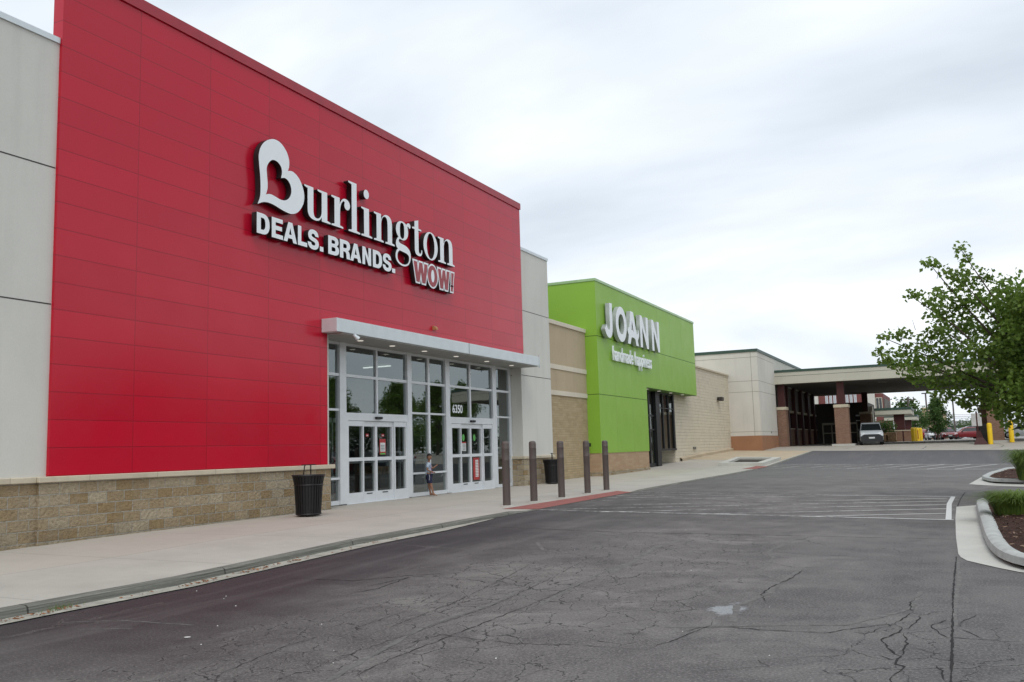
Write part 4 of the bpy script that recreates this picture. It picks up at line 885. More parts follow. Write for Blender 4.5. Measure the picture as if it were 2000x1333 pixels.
# islands on the right
def island(name, label, kline, apron, inside, ztop):
    t = thing(name, label, 'planting island', (kline[0][0], kline[0][1], road_z(*kline[0][:2])))
    K_ = densify(kline, .25)
    # smooth
    for _ in range(6): K_ = [K_[0]]+[(K_[i-1]+K_[i]*2+K_[i+1])/4 for i in range(1, len(K_)-1)]+[K_[-1]]
    b = MB(); rows = []
    for i, p in enumerate(K_):
        tt = (K_[min(i+1, len(K_)-1)]-K_[max(i-1, 0)]).normalized(); nn = Vector((-tt.y, tt.x))
        z0 = road_z(p.x, p.y); zt = ztop if not callable(ztop) else ztop(p.x, p.y)
        fe = min(1, i/3+.0) if i < 3 else 1
        row = []
        for s, h in ((-.17, 0), (-.15, .09), (-.10, .145), (-.03, .165), (.04, .165), (.09, .14), (.11, .05)):
            q_ = p-nn*s*-1 if False else p+nn*(-s)*-1
            q_ = p+nn*s*SIDE; row.append((q_.x, q_.y, z0+.01+h*fe+(zt if h > .0 else 0)*0))
        rows.append(row)
    m_ = 7; b.add([q for r in rows for q in r], [(m_*i+j, m_*i+j+1, m_*(i+1)+j+1, m_*(i+1)+j) for i in range(len(rows)-1) for j in range(m_-1)])
    b.build('rolled_kerb', M['kerb_new'], t, smooth=True)
    return t, K_
SIDE = 1
KL1 = [atG(u, v, .16, road_z).to_2d() for u, v in ((1915,976),(1924,1005),(1937,1040),(1949,1060),(1970,1077),(2000,1091))]
KL1 = [Vector((p.x, p.y)) for p in KL1]; KL1.append(KL1[-1]+Vector((.6, -.5))); KL1.append(KL1[-1]+Vector((2.5, -.35)))
KL1 = [KL1[0]+Vector((.25, 1.2))]+KL1
SIDE = -1
I1, K1 = island('kerbed_island', 'mulched traffic island with rolled kerb and pale apron, nearest on the right', [(p.x, p.y) for p in KL1], None, None, 0)
def blobmesh(poly, f, dz, mat, name, parent, amp=0.0):
    """fan from centroid with rings so that it drapes"""
    P = [Vector(p[:2]) for p in poly]; c_ = sum(P, Vector((0, 0)))/len(P); b = MB(); rings = 8; vs = [(c_.x, c_.y, f(c_.x, c_.y)+dz+amp)]
    for r in range(1, rings+1):
        s = r/rings
        for p in P: q_ = c_+(p-c_)*s; vs.append((q_.x, q_.y, f(q_.x, q_.y)+dz+amp*(1-s*s)+(pnoise(Vector((q_.x*4, q_.y*4, 0)))*.02 if amp else 0)))
    n_ = len(P); fs = [(0, 1+i, 1+(i+1) % n_) for i in range(n_)]
    for r in range(rings-1): fs += [(1+r*n_+i, 1+(r+1)*n_+i, 1+(r+1)*n_+(i+1) % n_, 1+r*n_+(i+1) % n_) for i in range(n_)]
    b.add(vs, fs); o = b.build(name, mat, parent, smooth=True); cb_ = MB()
    for _ in range(900):
        i_ = random.randrange(n_); s = random.random()**.5; e_ = P[i_].lerp(P[(i_+1) % n_], random.random()); q_ = c_+(e_-c_)*s; z = f(q_.x, q_.y)+dz+amp*(1-s*s)+.018
        L_ = random.uniform(.015, .05); a = random.uniform(0, PI); W_ = L_*.3; cx_, cy_ = math.cos(a), math.sin(a)
        cb_.add([(q_.x+cx_*L_, q_.y+cy_*L_, z+random.uniform(-.01, .02)), (q_.x-cy_*W_, q_.y+cx_*W_, z+.005), (q_.x-cx_*L_, q_.y-cy_*L_, z+random.uniform(-.01, .02)), (q_.x+cy_*W_, q_.y-cx_*W_, z-.004)], [(0,1,2,3)], 0 if random.random() < .75 else 1)
    ch = cb_.build('bark_chips', [M['chip'], M['chip2']], parent); ch['kind'] = 'stuff'; return o
mp1 = [(p.x, p.y) for p in K1][::2]+[(4.6, 11.4), (4.8, 16), (3.2, 22.5), (1.6, 24.2)]
blobmesh([(K1[i].x, K1[i].y) for i in range(0, len(K1), 3)]+[(6.5, K1[-1].y+.4), (7, 17), (4, 23.5), (1.6, 24.8)], road_z, .10, M['mulch'], 'mulch', I1, .08)
ap = [atG(u, v, .01, road_z) for u, v in ((1868,990),(1866,1012),(1867,1047),(1872,1085),(1885,1094),(1940,1107),(2000,1119))]
def ribbon2(A, B, f, dz, mat, name, parent):
    b = MB(); n_ = len(A); vs = []
    for a, c in zip(A, B):
        for s in (0, .5, 1): q_ = Vector(a[:2])*(1-s)+Vector(c[:2])*s; vs.append((q_.x, q_.y, f(q_.x, q_.y)+dz))
    b.add(vs, [(3*i+j, 3*i+j+1, 3*i+4+j, 3*i+3+j) for i in range(n_-1) for j in range(2)]); return b.build(name, mat, parent, smooth=True)
def resample(P, n_):
    P = [Vector(p[:2]) for p in P]; L_ = [0]
    for a, c in zip(P, P[1:]): L_.append(L_[-1]+(c-a).length)
    out = []
    for i in range(n_):
        t = L_[-1]*i/(n_-1); j = max(k_ for k_ in range(len(L_)) if L_[k_] <= t+1e-9); j = min(j, len(P)-2); out.append(P[j]+(P[j+1]-P[j])*((t-L_[j])/(L_[j+1]-L_[j]+1e-9)))
    return out
APO = [(p.x, p.y) for p in ap]+[(ap[-1].x+1.1, ap[-1].y-.55), (ap[-1].x+3.2, ap[-1].y-.8)]
ribbon2(resample(APO, 40), resample([(p.x, p.y) for p in K1[2:]], 40), road_z, .008, M['apron'], 'apron', I1)
# second island
ap2 = [atG(u, v, .01, road_z) for u, v in ((2000,951),(1940,949),(1892,946),(1915,933),(1940,924),(1962,918))]
k2 = [atG(u, v, .12, road_z) for u, v in ((2000,939),(1942,938),(1922,932),(1935,925),(1950,921),(1966,916))]
k2 = [Vector((p.x, p.y)) for p in k2]; k2 = [k2[0]+Vector((4, -.3))]+k2+[k2[-1]+Vector((1.2, 2.5)), k2[-1]+Vector((5.5, 3.0))]
SIDE = 1
SIDE = -1
I2, K2 = island('kerbed_island', 'second planting island farther back beyond the asphalt gap, right edge', [(p.x, p.y) for p in k2][::-1], None, None, 0)
ribbon2(resample([(ap2[0].x+4, ap2[0].y-.3)]+[(p.x, p.y) for p in ap2]+[(ap2[-1].x+1, ap2[-1].y+3)], 40), resample([(p.x, p.y) for p in K2[::-1]][:int(len(K2)*.72)], 40), road_z, .008, M['apron'], 'apron', I2)
blobmesh([(K2[i].x, K2[i].y) for i in range(0, len(K2), 3)], road_z, .10, M['mulch'], 'mulch', I2, .1)

def grass_clump(name, label, c, r, h, nb, seed, mat='grass', cat='ornamental grass', wmul=1.0):
    rr = random.Random(seed); b = MB()
    for _ in range(nb):
        a = rr.uniform(0, 2*PI); ra = r*.45*math.sqrt(rr.random()); lean = rr.uniform(.2, 1.0); an = a+rr.uniform(-.5, .5)
        bx_, by_ = ra*math.cos(a), ra*math.sin(a); H = h*rr.uniform(.65, 1.1); out_ = r*.85*lean; wd = rr.uniform(.007, .014)*wmul
        px, py = -math.sin(an), math.cos(an); vs = []; K = 4
        for k_ in range(K+1):
            s = k_/K; d_ = out_*s**1.6; z = H*math.sin(s*PI*(.38+.36*lean))
            w_ = wd*(1-s*.9); x_, y_ = bx_+math.cos(an)*d_, by_+math.sin(an)*d_
            vs += [(x_-px*w_, y_-py*w_, z), (x_+px*w_, y_+py*w_, z)]
        b.add(vs, [(2*i, 2*i+1, 2*i+3, 2*i+2) for i in range(K)])
    o = b.build(name, M[mat]); o.location = c; tag(o, label, cat, 'ornamental grasses on the islands'); return o
gp = [(1.0, 19.9, 'bushy green grass clump at back of the nearest island', .85, .42), (2.0, 21.0, 'green grass clump at the right edge of nearest island', .62, .5), (2.35, 35.2, 'taller green grass clump on the second island', 1.0, .95), (3.4, 35.0, 'large grass clump farther back on the second island', .9, .8)]
for i, (x, y, lb, r, h) in enumerate(gp): grass_clump('grass_clump', lb, (x, y, road_z(x, y)+.14), r, h, 1500 if i != 1 else 900, i, wmul=1.5 if i > 1 else 1.0)
# debris in the gutter
b = MB()
for (u, v, n_) in ((70,1197,26), (15,1212,14), (372,1138,30), (485,1116,34), (560,1099,24), (760,1060,14), (240,1160,6), (660,1076,8)):
    p = atG(u, v, 0, road_z)
    for _ in range(n_):
        x, y = -9.10+random.gauss(0, .045)+.12, p.y+random.gauss(0, .22); s = random.uniform(.012, .035); a = random.uniform(0, PI); z = road_z(x, y)+random.uniform(.014, .035)
        b.add([(x+s*math.cos(a), y+s*math.sin(a), z), (x+s*.5*math.cos(a+1.8), y+s*.5*math.sin(a+1.8), z+.012), (x-s*math.cos(a), y-s*math.sin(a), z+random.uniform(-.004, .01)), (x-s*.5*math.cos(a+1.8), y-s*.5*math.sin(a+1.8), z)], [(0,1,2,3)])
o = b.build('leaf_litter', simple('dry_leaves', (.20, .085, .035), .9, var=.6, vscale=20)); tag(o, 'dry brown leaves and bark bits caught in the gutter', 'leaf litter', kind='stuff')
p = atG(66, 1190, 0, road_z); wz = MB()
rr = random.Random(3)
for _ in range(70):
    a = rr.uniform(0, 2*PI); x, y = -9.08+rr.gauss(0, .03), p.y+rr.gauss(0, .10); h = rr.uniform(.03, .09); wz.add([(x-.003, y, 0), (x+.003, y, 0), (x+h*.5*math.cos(a), y+h*.5*math.sin(a), h)], [(0,1,2)])
wd = wz.build('weed_tuft', M['grass']); wd.location.z = road_z(-9.1, p.y)+.01; tag(wd, 'small green weed growing at the foot of the kerb', 'weed')

# ------------------------------------------------------------------ trees
def leafy(rr, b, c, r, n_, size, flat=.8):
    for _ in range(n_):
        d = Vector((rr.gauss(0, 1), rr.gauss(0, 1), rr.gauss(0, 1)*flat)).normalized()*r*(rr.random()**.45)
        p = c+d; ax = Vector((rr.gauss(0, 1), rr.gauss(0, 1), rr.gauss(-.5, .6))).normalized(); s = ax.cross(Vector((rr.gauss(0, 1), rr.gauss(0, 1), rr.gauss(0, 1)))).normalized()
        L_ = size*rr.uniform(.7, 1.3); W = L_*.42; nn = ax.cross(s)*L_*.12
        b.add([p, p+ax*L_*.45+s*W+nn, p+ax*L_, p+ax*L_*.45-s*W+nn], [(0,1,2,3)])
def make_tree(name, label, loc, clumps, trunkpath, trunkr, limbs, seed, leafsize=.11, density=60, mat='leaf', group=None):
    rr = random.Random(seed); t = thing(name, label, 'tree', loc, group, local=True)
    tb = MB(); tb.tube(trunkpath, trunkr, 9)
    for pth, r0, r1 in limbs: tb.tube(pth, [r0+(r1-r0)*i/(len(pth)-1) for i in range(len(pth))], 6)
    tb.build('trunk', M['bark'], t, smooth=True)
    cbm = MB()
    for c_, r in clumps: leafy(rr, cbm, Vector(c_), r, int(density*r*r*4), leafsize)
    cbm.build('crown', M[mat], t); return t
# street tree at right: clump centres traced, given real depth
TY = 27.0; TX = atY(2090, 858, TY).x
tl = Vector((TX, TY, road_z(TX, TY)))
rr = random.Random(11); cl = []; limbs = []
def W(u, v, dy=0.0): return atY(u, v, TY+dy)-tl
spots = [(1878,487,.22),(1884,505,.20),(1888,525,.24),(1812,512,.22),(1828,517,.16),(1845,528,.18),(1862,540,.24),(1880,548,.28),(1900,555,.3),(1925,540,.25),(1955,555,.3),(1975,575,.3),(1778,575,.20),(1795,574,.14),(1812,588,.22),(1830,575,.26),(1850,570,.3),
 (1725,660,.20),(1745,655,.18),(1765,650,.24),(1720,690,.22),(1745,700,.30),(1775,690,.32),(1800,670,.32),(1830,650,.36),(1730,705,.18),(1760,715,.3),(1790,710,.36),(1815,740,.34),(1785,740,.26),
 (1830,610,.36),(1860,600,.42),(1890,590,.42),(1920,585,.42),(1950,600,.45),(1985,610,.45),(1850,640,.42),(1885,640,.5),(1920,640,.5),(1960,645,.5),(1995,650,.5),
 (1840,690,.46),(1880,690,.55),(1920,690,.55),(1960,695,.55),(2000,700,.6),(1830,720,.42),(1870,740,.5),(1910,740,.55),(1950,745,.6),(1990,745,.6),(1830,762,.22),(1850,775,.28),(1885,785,.22),(1900,775,.45),(1940,780,.5),(1980,785,.6),(1893,795,.14),(1960,800,.35),(1990,815,.5),(2010,770,.6)]
for u, v, r in spots:
    cl.append((W(u, v, rr.uniform(-1.2, 1.4)*min(1, r*2)), r*1.02))
for _ in range(58):    # body of the crown, most of it beyond the frame
    a = rr.uniform(0, 2*PI); ph = rr.uniform(-.6, 1.0); R_ = rr.uniform(1.0, 2.9)
    c_ = Vector((R_*math.cos(a)*math.cos(ph), R_*math.sin(a)*math.cos(ph), 3.5+R_*.75*math.sin(ph)))
    if c_.x < -1.2: c_.x *= .35
    cl.append((c_, rr.uniform(.4, .7)))
fork = Vector((0, 0, 1.75))
for (u, v) in ((1850,770),(1790,715),(1745,690),(1725,660),(1830,640),(1778,578),(1880,550),(1814,514),(1878,490),(1930,600),(1955,560),(1900,700),(1950,680),(1890,790)):
    e_ = W(u, v, rr.uniform(-.5, .5)); m1 = fork.lerp(e_, .35)+Vector((rr.uniform(-.15, .15), rr.uniform(-.2, .2), .18)); m2 = fork.lerp(e_, .7)+Vector((rr.uniform(-.12, .12), rr.uniform(-.2, .2), .12))
    limbs.append(([fork, m1, m2, e_], .06, .008))
for _ in range(9):
    a = rr.uniform(-1.4, 1.4); e_ = Vector((2.6*math.cos(a), 2.6*math.sin(a), rr.uniform(3.2, 6.2))); limbs.append(([fork, fork.lerp(e_, .5)+Vector((0, 0, .25)), e_], .07, .012))
for (u0, v0, u1, v1) in ((1830,545,1835,520),(1788,645,1782,625),(1998,555,2004,530),(1996,620,2000,560)):
    limbs.append(([W(u0, v0), W(u1, v1)], .008, .004))
make_tree('maple_tree', 'leafy green maple reaching into the frame from the right edge', tl, cl, [(0, 0, -.1), (.03, 0, .8), (0, 0, 1.75), (.1, .1, 3.2), (0, .05, 4.6), (.1, 0, 5.8)], [.17, .14, .13, .09, .06, .02], limbs, 21, .12, 195)
# round-headed tree in the far lot
def round_tree(seed, h, r, shape='oval', n_=60):
    rr = random.Random(seed); cl = []
    for _ in range(n_):
        s = rr.random(); z = h*(.22+.74*s); rad = r*math.sin(PI*min(.97, .10+.86*s))**.7*(1 if s < .55 else (1-(s-.55)*1.55)); a = rr.uniform(0, 2*PI); q_ = rad*math.sqrt(rr.random())
        cl.append(((q_*math.cos(a), q_*math.sin(a), z), r*.30))
    cl.append(((0, 0, h*.97), r*.15)); lim = [([(0, 0, h*.2), (rr.uniform(-.3, .3)*r, rr.uniform(-.3, .3)*r, h*.5), (rr.uniform(-.6, .6)*r, rr.uniform(-.6, .6)*r, h*.75)], h*.012, h*.003) for _ in range(7)]
    return cl, [(0, 0, -.2), (0, 0, h*.3), (0, 0, h*.9)], [h*.022, h*.018, h*.004], lim
p = atY(1832, 851, 118); zt = atY(1827, 768, 118).z
cl, tp, tr_, lim = round_tree(5, zt-p.z, 1.55, n_=70)
make_tree('young_tree', 'dense oval young tree in the far parking lot left of the pole', (p.x, p.y, gz(p.x, p.y)), cl, tp, tr_, lim, 6, .16, 110, 'leaf2')
# lot trees to the right of the frame: they show in the storefront glass
cl, tp, tr_, lim = round_tree(9, 8.0, 2.5, n_=90)
LT = make_tree('lot_tree', 'broad parking lot tree mirrored in the store windows', (14, 52, -.2), cl, tp, tr_, lim, 8, .2, 42, 'leaf', 'trees standing in the parking lot islands')
for i, (x, y, s, rz) in enumerate(((24, 60, .9, 2), (75, 20, 1.8, 1), (80, 45, 2.0, 2), (85, 70, 1.9, 3), (82, 95, 2.1, 4), (84, 120, 1.8, 5), (80, 145, 2.0, 0), (78, 170, 1.9, 1), (95, 60, 2.2, 2), (95, 105, 2.3, 3), (90, 5, 2.0, 3), (60, 140, 1.6, 2), (33, 62, 1.1, 4), (21, 88, 1.0, 5), (40, 95, 1.25, 3), (14, 38, .8, .5), (52, 70, 1.2, 2.2), (30, 110, 1.2, 1.7), (60, 100, 1.3, .3))):
    dup(LT, (x, y, road_z(8, y)), rz, 'broad parking lot tree mirrored in the store windows', None, s)

# hedge added across the lot, right of the frame, to darken the glass reflections
hb = MB(); rh = random.Random(77)
for _ in range(110): leafy(rh, hb, Vector((rh.uniform(-1.5, 1.5), rh.uniform(-11, 11), rh.uniform(.6, 5.2))), 1.5, 26, .55)
HG = thing('reflection_hedge', 'tall hedge added across the parking lot to darken reflections in the glass', 'hedge', (66, 10, -.2), 'added hedges darkening the glass reflections', local=True); hb.build('foliage', M['leaf2'], HG)
for i in range(8): dup(HG, (66+2*(i % 2), 32+22*i, road_z(8, 32+22*i)), .1*i if i % 2 else PI)
# ------------------------------------------------------------------ vehicles
def carpaint(name, col): return simple(name, col, .28, 0, var=.02, coat=.25, spec=.5, local=True)
P_ = {'red': carpaint('red_car_paint', (.20, .004, .009)), 'white': carpaint('white_car_paint', (.72, .74, .76)), 'silver': carpaint('silver_car_paint', (.62, .66, .68)), 'dark': carpaint('black_car_paint', (.02, .022, .025)), 'blue': carpaint('grey_blue_car_paint', (.12, .16, .20))}
M['headlight'] = simple('headlight_lens', (.75, .77, .78), .15, local=True); M['taillight'] = simple('tail_light_lens', (.35, .01, .01), .25, local=True); M['rim'] = simple('alloy_rim', (.35, .36, .37), .35, .6, local=True); M['plastic'] = simple('black_bumper_plastic', (.022, .022, .024), .6, local=True)
M['plate'] = simple('number_plate', (.6, .62, .62), .5, local=True)
def make_car(kind, paint, L_, W_, H, label, van=False, lights='headlight'):
    """x across, y along (front at -y)"""
    t = thing(kind, label, 'van' if van else 'car', (0, 0, 0), local=True)
    hl, hw = L_/2, W_/2
    if van: st = [(-hl, .34, .62, .84), (-hl+.06, .28, .90, .93), (-hl+.45, .26, 1.06, .98), (-hl+1.05, .25, 1.16, 1.0), (-hl+1.5, .25, 1.18, 1.0), (hl-.3, .25, 1.18, 1.0), (hl-.05, .3, 1.15, .97), (hl, .38, 1.0, .93)]
    else: st = [(-hl, .36, .58, .80), (-hl+.08, .26, .68, .90), (-hl+.5, .22, .78, .97), (-hl+1.25, .21, .90, 1.0), (0, .21, .93, 1.0), (hl-1.1, .21, .96, 1.0), (hl-.4, .24, .97, .96), (hl-.05, .30, .86, .90), (hl, .40, .70, .82)]
    b = MB(); rows = []
    for y, zb_, zt_, wf in st:
        w_ = hw*wf; rows.append([(-w_*.90, y, zb_), (-w_, y, zb_+.16), (-w_, y, zt_-.16), (-w_*.93, y, zt_-.03), (-w_*.80, y, zt_), (w_*.80, y, zt_), (w_*.93, y, zt_-.03), (w_, y, zt_-.16), (w_, y, zb_+.16), (w_*.90, y, zb_)])
    n_ = 10; b.add([q for r in rows for q in r], [(n_*i+j, n_*i+(j+1) % n_, n_*(i+1)+(j+1) % n_, n_*(i+1)+j) for i in range(len(rows)-1) for j in range(n_)]+[tuple(range(n_)), tuple(n_*(len(rows)-1)+j for j in range(n_))])
    body = b.build('body', paint, t, smooth=True)
    if van: cab = [(-hl+.95, 1.12, .88), (-hl+1.75, H-.10, .80), (-hl+2.1, H, .78), (hl-.35, H-.02, .80), (hl-.12, H-.12, .82), (hl-.03, 1.15, .93)]
    else: cab = [(-hl+1.15, .86, .88), (-hl+1.95, H-.07, .72), (-hl+2.3, H, .70), (hl-1.4, H-.02, .70), (hl-.75, H-.16, .72), (hl-.22, .93, .86)]
    b = MB(); rows = []
    zb_ = 1.10 if van else .86
    for y, z, wf in cab:
        w_ = hw*wf; base = hw*.92; rows.append([(-base, y, zb_), (-base*.99, y, min(z, zb_+.02)), (-w_, y, z-.02 if z > zb_+.1 else z), (-w_*.8, y, z), (w_*.8, y, z), (w_, y, z-.02 if z > zb_+.1 else z), (base*.99, y, min(z, zb_+.02)), (base, y, zb_)])
    n_ = 8; b.add([q for r in rows for q in r], [(n_*i+j, n_*i+(j+1) % n_, n_*(i+1)+(j+1) % n_, n_*(i+1)+j) for i in range(len(rows)-1) for j in range(n_)]+[tuple(range(n_)), tuple(n_*(len(rows)-1)+j for j in range(n_))])
    b.build('cabin', paint, t, smooth=True)
    # windscreen, rear and side glass slightly proud of the cabin
    (y0, z0, w0), (y1, z1, w1) = cab[0], cab[1]; z0 = max(z0, zb_+.02)
    def lerp(a, c, s): return a+(c-a)*s
    b = MB(); s0, s1 = .06, .93
    b.add([(-hw*.86, lerp(y0, y1, s0)-.02, lerp(z0, z1, s0)+.015), (hw*.86, lerp(y0, y1, s0)-.02, lerp(z0, z1, s0)+.015), (hw*w1*.93, lerp(y0, y1, s1)-.02, lerp(z0, z1, s1)+.015), (-hw*w1*.93, lerp(y0, y1, s1)-.02, lerp(z0, z1, s1)+.015)], [(0,1,2,3)]); b.build('windscreen', M['car_glass'], t)
    (y4, z4, w4), (y5, z5, w5) = cab[-2], cab[-1]
    b = MB(); b.add([(-hw*.84, lerp(y5, y4, .25)+.02, lerp(z5, z4, .25)), (hw*.84, lerp(y5, y4, .25)+.02, lerp(z5, z4, .25)), (hw*w4*.9, y4+.03, z4-.04), (-hw*w4*.9, y4+.03, z4-.04)], [(0,1,2,3)]); b.build('rear_window', M['car_glass'], t)
    for s in (-1, 1):
        b = MB(); top = H-.12; lo = zb_+.06; f_ = lambda z: hw*lerp(.915, w1*.99, (z-zb_)/(H-zb_))+.012
        yA, yB, yC, yD = (cab[0][0]+.35, cab[1][0]+.1, cab[-2][0]-.05, cab[-1][0]-.30)
        if van: yC = yD = cab[1][0]+1.3
        b.add([(s*f_(lo), yA, lo), (s*f_(top), yB, top), (s*f_(top), yC, top), (s*f_(lo), yD, lo)], [(0,1,2,3)]); b.build('side_window', M['car_glass'], t)
    r = .34
    for s in (-1, 1):
        for y in (-hl+.88, hl-.88):
            wx_ = s*(hw-.10); pr = [(r*.62, -.11), (r*.92, -.11), (r, -.07), (r, .07), (r*.92, .11), (r*.62, .11)]
            vs = [(wx_+z, y+q_*math.cos(2*PI*j/20), r+q_*math.sin(2*PI*j/20)) for q_, z in pr for j in range(20)]
            b = MB(); b.add(vs, [(i*20+j, i*20+(j+1) % 20, (i+1)*20+(j+1) % 20, (i+1)*20+j) for i in range(5) for j in range(20)]); wh = b.build('wheel', M['rubber'], t, smooth=True)
            vs = [(wx_+s*z, y+q_*math.cos(2*PI*j/15), r+q_*math.sin(2*PI*j/15)) for q_, z in ((r*.64, .09), (r*.5, .10), (r*.15, .115)) for j in range(15)]
            b = MB(); b.add(vs, [(i*15+j, i*15+(j+1) % 15, (i+1)*15+(j+1) % 15, (i+1)*15+j) for i in range(2) for j in range(15)]+[tuple(30+j for j in range(15))]); b.build('rim', M['rim'], wh)
        zl = .62 if not van else .86
        b = MB(); b.prism([(s*hw*.50, -hl-.02, zl-.02), (s*hw*.86, -hl+.05, zl-.05), (s*hw*.93, -hl+.30, zl+.12), (s*hw*.60, -hl+.10, zl+.10)], (0, .06, 0)); b.build('headlight', M['headlight'], t)
        b = MB(); b.box(s*hw*.55, s*hw*.87, hl-.06, hl+.02, (.78 if not van else .8), (.90 if not van else 1.1)); b.build('tail_light', M['taillight'], t)
        b = MB(); b.box(s*(hw-.02), s*(hw+.17), cab[0][0]+.42, cab[0][0]+.55, zb_+.02, zb_+.18); b.build('wing_mirror', M['plastic'], t, bevel=.03)
    b = MB()
    if van:
        b.prism([(-hw*.90, -hl-.035, .22), (hw*.90, -hl-.035, .22), (hw*.94, -hl-.035, .66), (hw*.60, -hl-.035, .84), (-hw*.60, -hl-.035, .84), (-hw*.94, -hl-.035, .66)], (0, .35, 0))
        MB().box(-.22, .22, -hl-.05, -hl-.03, .50, .62).build('number_plate', M['plate'], t); MB().lathe([(.001, 0), (.05, 0), (.05, .02)], (0, 0, 0), 8)
        MB().tube([(-hw*.7, -hl+2.2, H+.05), (-hw*.7, hl-.5, H+.05)], .025, 6).tube([(hw*.7, -hl+2.2, H+.05), (hw*.7, hl-.5, H+.05)], .025, 6).build('roof_rail', M['plastic'], t)
    else:
        b.box(-hw*.62, hw*.62, -hl-.015, -hl+.1, .26, .42); b.box(-hw*.35, hw*.35, -hl-.01, -hl+.1, .50, .58)
        MB().box(-.2, .2, -hl-.03, -hl-.015, .40, .50).build('number_plate', M['plate'], t)
    b.build('front_grille', M['plastic'], t)
    return t
van = make_car('delivery_van', P_['silver'], 4.4, 1.78, 1.80, 'silver grey compact van with black bumper parked beside the brick pier', van=True)
p = atG(1696, 868.5); van.location = (-5.95, 80.0, gz(-6, 79)+.012); van.rotation_euler[2] = .10
cs = {}
for k_, lb in (('red', 'red sedan facing the camera with bright headlights, far lot centre'), ('white', 'white sedan facing the camera left of the red sedan, far lot')):
    cs[k_] = make_car('parked_car', P_[k_], 4.5, 1.8, 1.42, lb)
def place(o, u, v, y, rz, label, scale=None):
    p = atY(u, v, y); o.location = (p.x, y, gz(p.x, y)+.035); o.rotation_euler[2] = rz; o['label'] = label
    if scale: o.scale = (scale,)*3
    o['group'] = 'cars in the far parking lot'; return o
place(cs['red'], 1848, 857, 122, .22, 'red sedan facing the camera in the far lot, left of the red hatchback')
place(cs['white'], 1825, 858, 126, .15, 'white sedan facing the camera in the far lot, behind the young tree')
c3 = dup(cs['red'], (0, 0, 0), 0); place(c3, 1886, 857, 124, -1.25, 'dark red hatchback seen side on in the far lot')
c4_ = dup(cs['red'], (0, 0, 0), 0); place(c4_, 1808, 856, 132, PI+.2, 'red car seen from behind beside the yellow posts')
wh2 = dup(cs['white'], (0, 0, 0), 0); place(wh2, 1990, 862, 105, -1.2, 'white car behind the right brick pier under the maple')
dk = make_car('parked_car', P_['dark'], 5.2, 1.95, 1.75, 'x', van=False); place(dk, 1900, 856, 140, -1.4, 'large dark vehicle behind the dark red hatchback')
lotg = 'cars parked in the near lot right of the camera, mirrored in the glass'
bl = make_car('parked_car', P_['blue'], 4.6, 1.82, 1.5, 'grey blue car in the near lot mirrored in the glass'); bl.location = (12, 46, -.22); bl['group'] = lotg; bl.rotation_euler[2] = PI/2
for i, (src, x, y) in enumerate(((cs['white'], 12, 49.2), (cs['red'], 12, 55.5), (dk, 12.2, 58.6), (bl, 12, 61.7), (cs['white'], 12, 64.5), (bl, 24, 48), (cs['white'], 24, 51), (cs['red'], 24, 57), (bl, 12, 42.5), (dk, 12.1, 36.0), (cs['white'], 12, 39.2))):
    nm = {id(cs['white']): 'white', id(cs['red']): 'red', id(dk): 'black', id(bl): 'grey blue'}[id(src)]
    dup(src, (x, y, road_z(8, y)), PI/2, nm+' car in the near lot mirrored in the glass', lotg)

# ------------------------------------------------------------------ far objects
def post(name, label, cat, x, y, r, h, mat, group=None, dome=True):
    z = gz(x, y)+.01; t = thing(name, label, cat, (x, y, z), group, local=True)
    MB().lathe([(r, 0), (r, h-.12), (r*.9, h-.05), (r*.5, h)], (0, 0, 0), 16).build('sleeve', mat, t, smooth=True)
    MB().lathe([(r*1.02, h*.80), (r*1.02, h*.82)], (0, 0, 0), 16).build('band', mat, t); return t
yg = 'yellow steel bollards around the canopy'
post('yellow_bollard', 'tall yellow bollard left of the pair by the brick pier', 'bollard', 2.50, 75.5, .17, 1.55, M['yellow'], yg)
post('yellow_bollard', 'tall yellow bollard right of the pair by the brick pier', 'bollard', 3.95, 77.0, .17, 1.6, M['yellow'], yg)
for i, (u, y, lb) in enumerate(((1784, 104, 'leftmost yellow bollard in the cluster past the canopy'), (1789, 104.8, 'second yellow bollard in the cluster past the canopy'), (1793, 108, 'third yellow bollard in the cluster, beside the orange sign'), (1799, 110, 'rightmost yellow bollard in the cluster past the canopy'))):
    p = atY(u, 858, y); post('yellow_bollard', lb, 'bollard', p.x, y, .19, 1.42, M['yellow'], yg)
t = thing('warning_sign', 'small orange red panel sign among the yellow bollards', 'sign', (atY(1791, 850, 106).x, 106, gz(-2.8, 106)), local=True)
MB().box(-.14, .14, -.02, .02, .25, 1.15).build('panel', simple('orange_red', (.45, .08, .03), .6), t); MB().tube([(0, .03, 0), (0, .03, 1.2)], .03, 6).build('post', M['redpost'], t)
# signboard and dark cage by right pier
t = thing('sign_board', 'double white sign board on a post with dark red base near the right pier', 'sign', (1.62, 75.5, gz(1.6, 75.5)), local=True)
MB().tube([(.10, 0, .0), (.10, 0, 2.4)], .06, 8).build('post', M['redpost'], t)
MB().box(-.26, .08, -.03, .03, 1.35, 2.28).box(.12, .42, -.03, .03, 1.35, 2.30).build('panel', simple('pale_sign_face', (.55, .54, .52), .6), t)
MB().prism([(-.22, -.3, 0), (.72, -.3, 0), (.42, -.1, .5), (.28, -.1, 1.0), (.02, -.1, 1.0), (-.02, -.1, .5)], (0, .5, 0)).build('base', M['redpost'], t)
t = thing('storage_cage', 'black mesh cage standing left of the right brick pier', 'cage', (2.1, 76.5, gz(2, 76.5)), local=True)
b = MB()
for i in range(9): b.box(-.45+i*.105, -.43+i*.105, -.31, -.29, 0, 1.45)
for i in range(9): b.box(-.45, .43, -.315, -.295, .02+i*.175, .05+i*.175)
b.build('mesh_front', M['black'], t); MB().box(-.45, .43, -.25, .3, .0, 1.45).build('body', M['gap'], t)
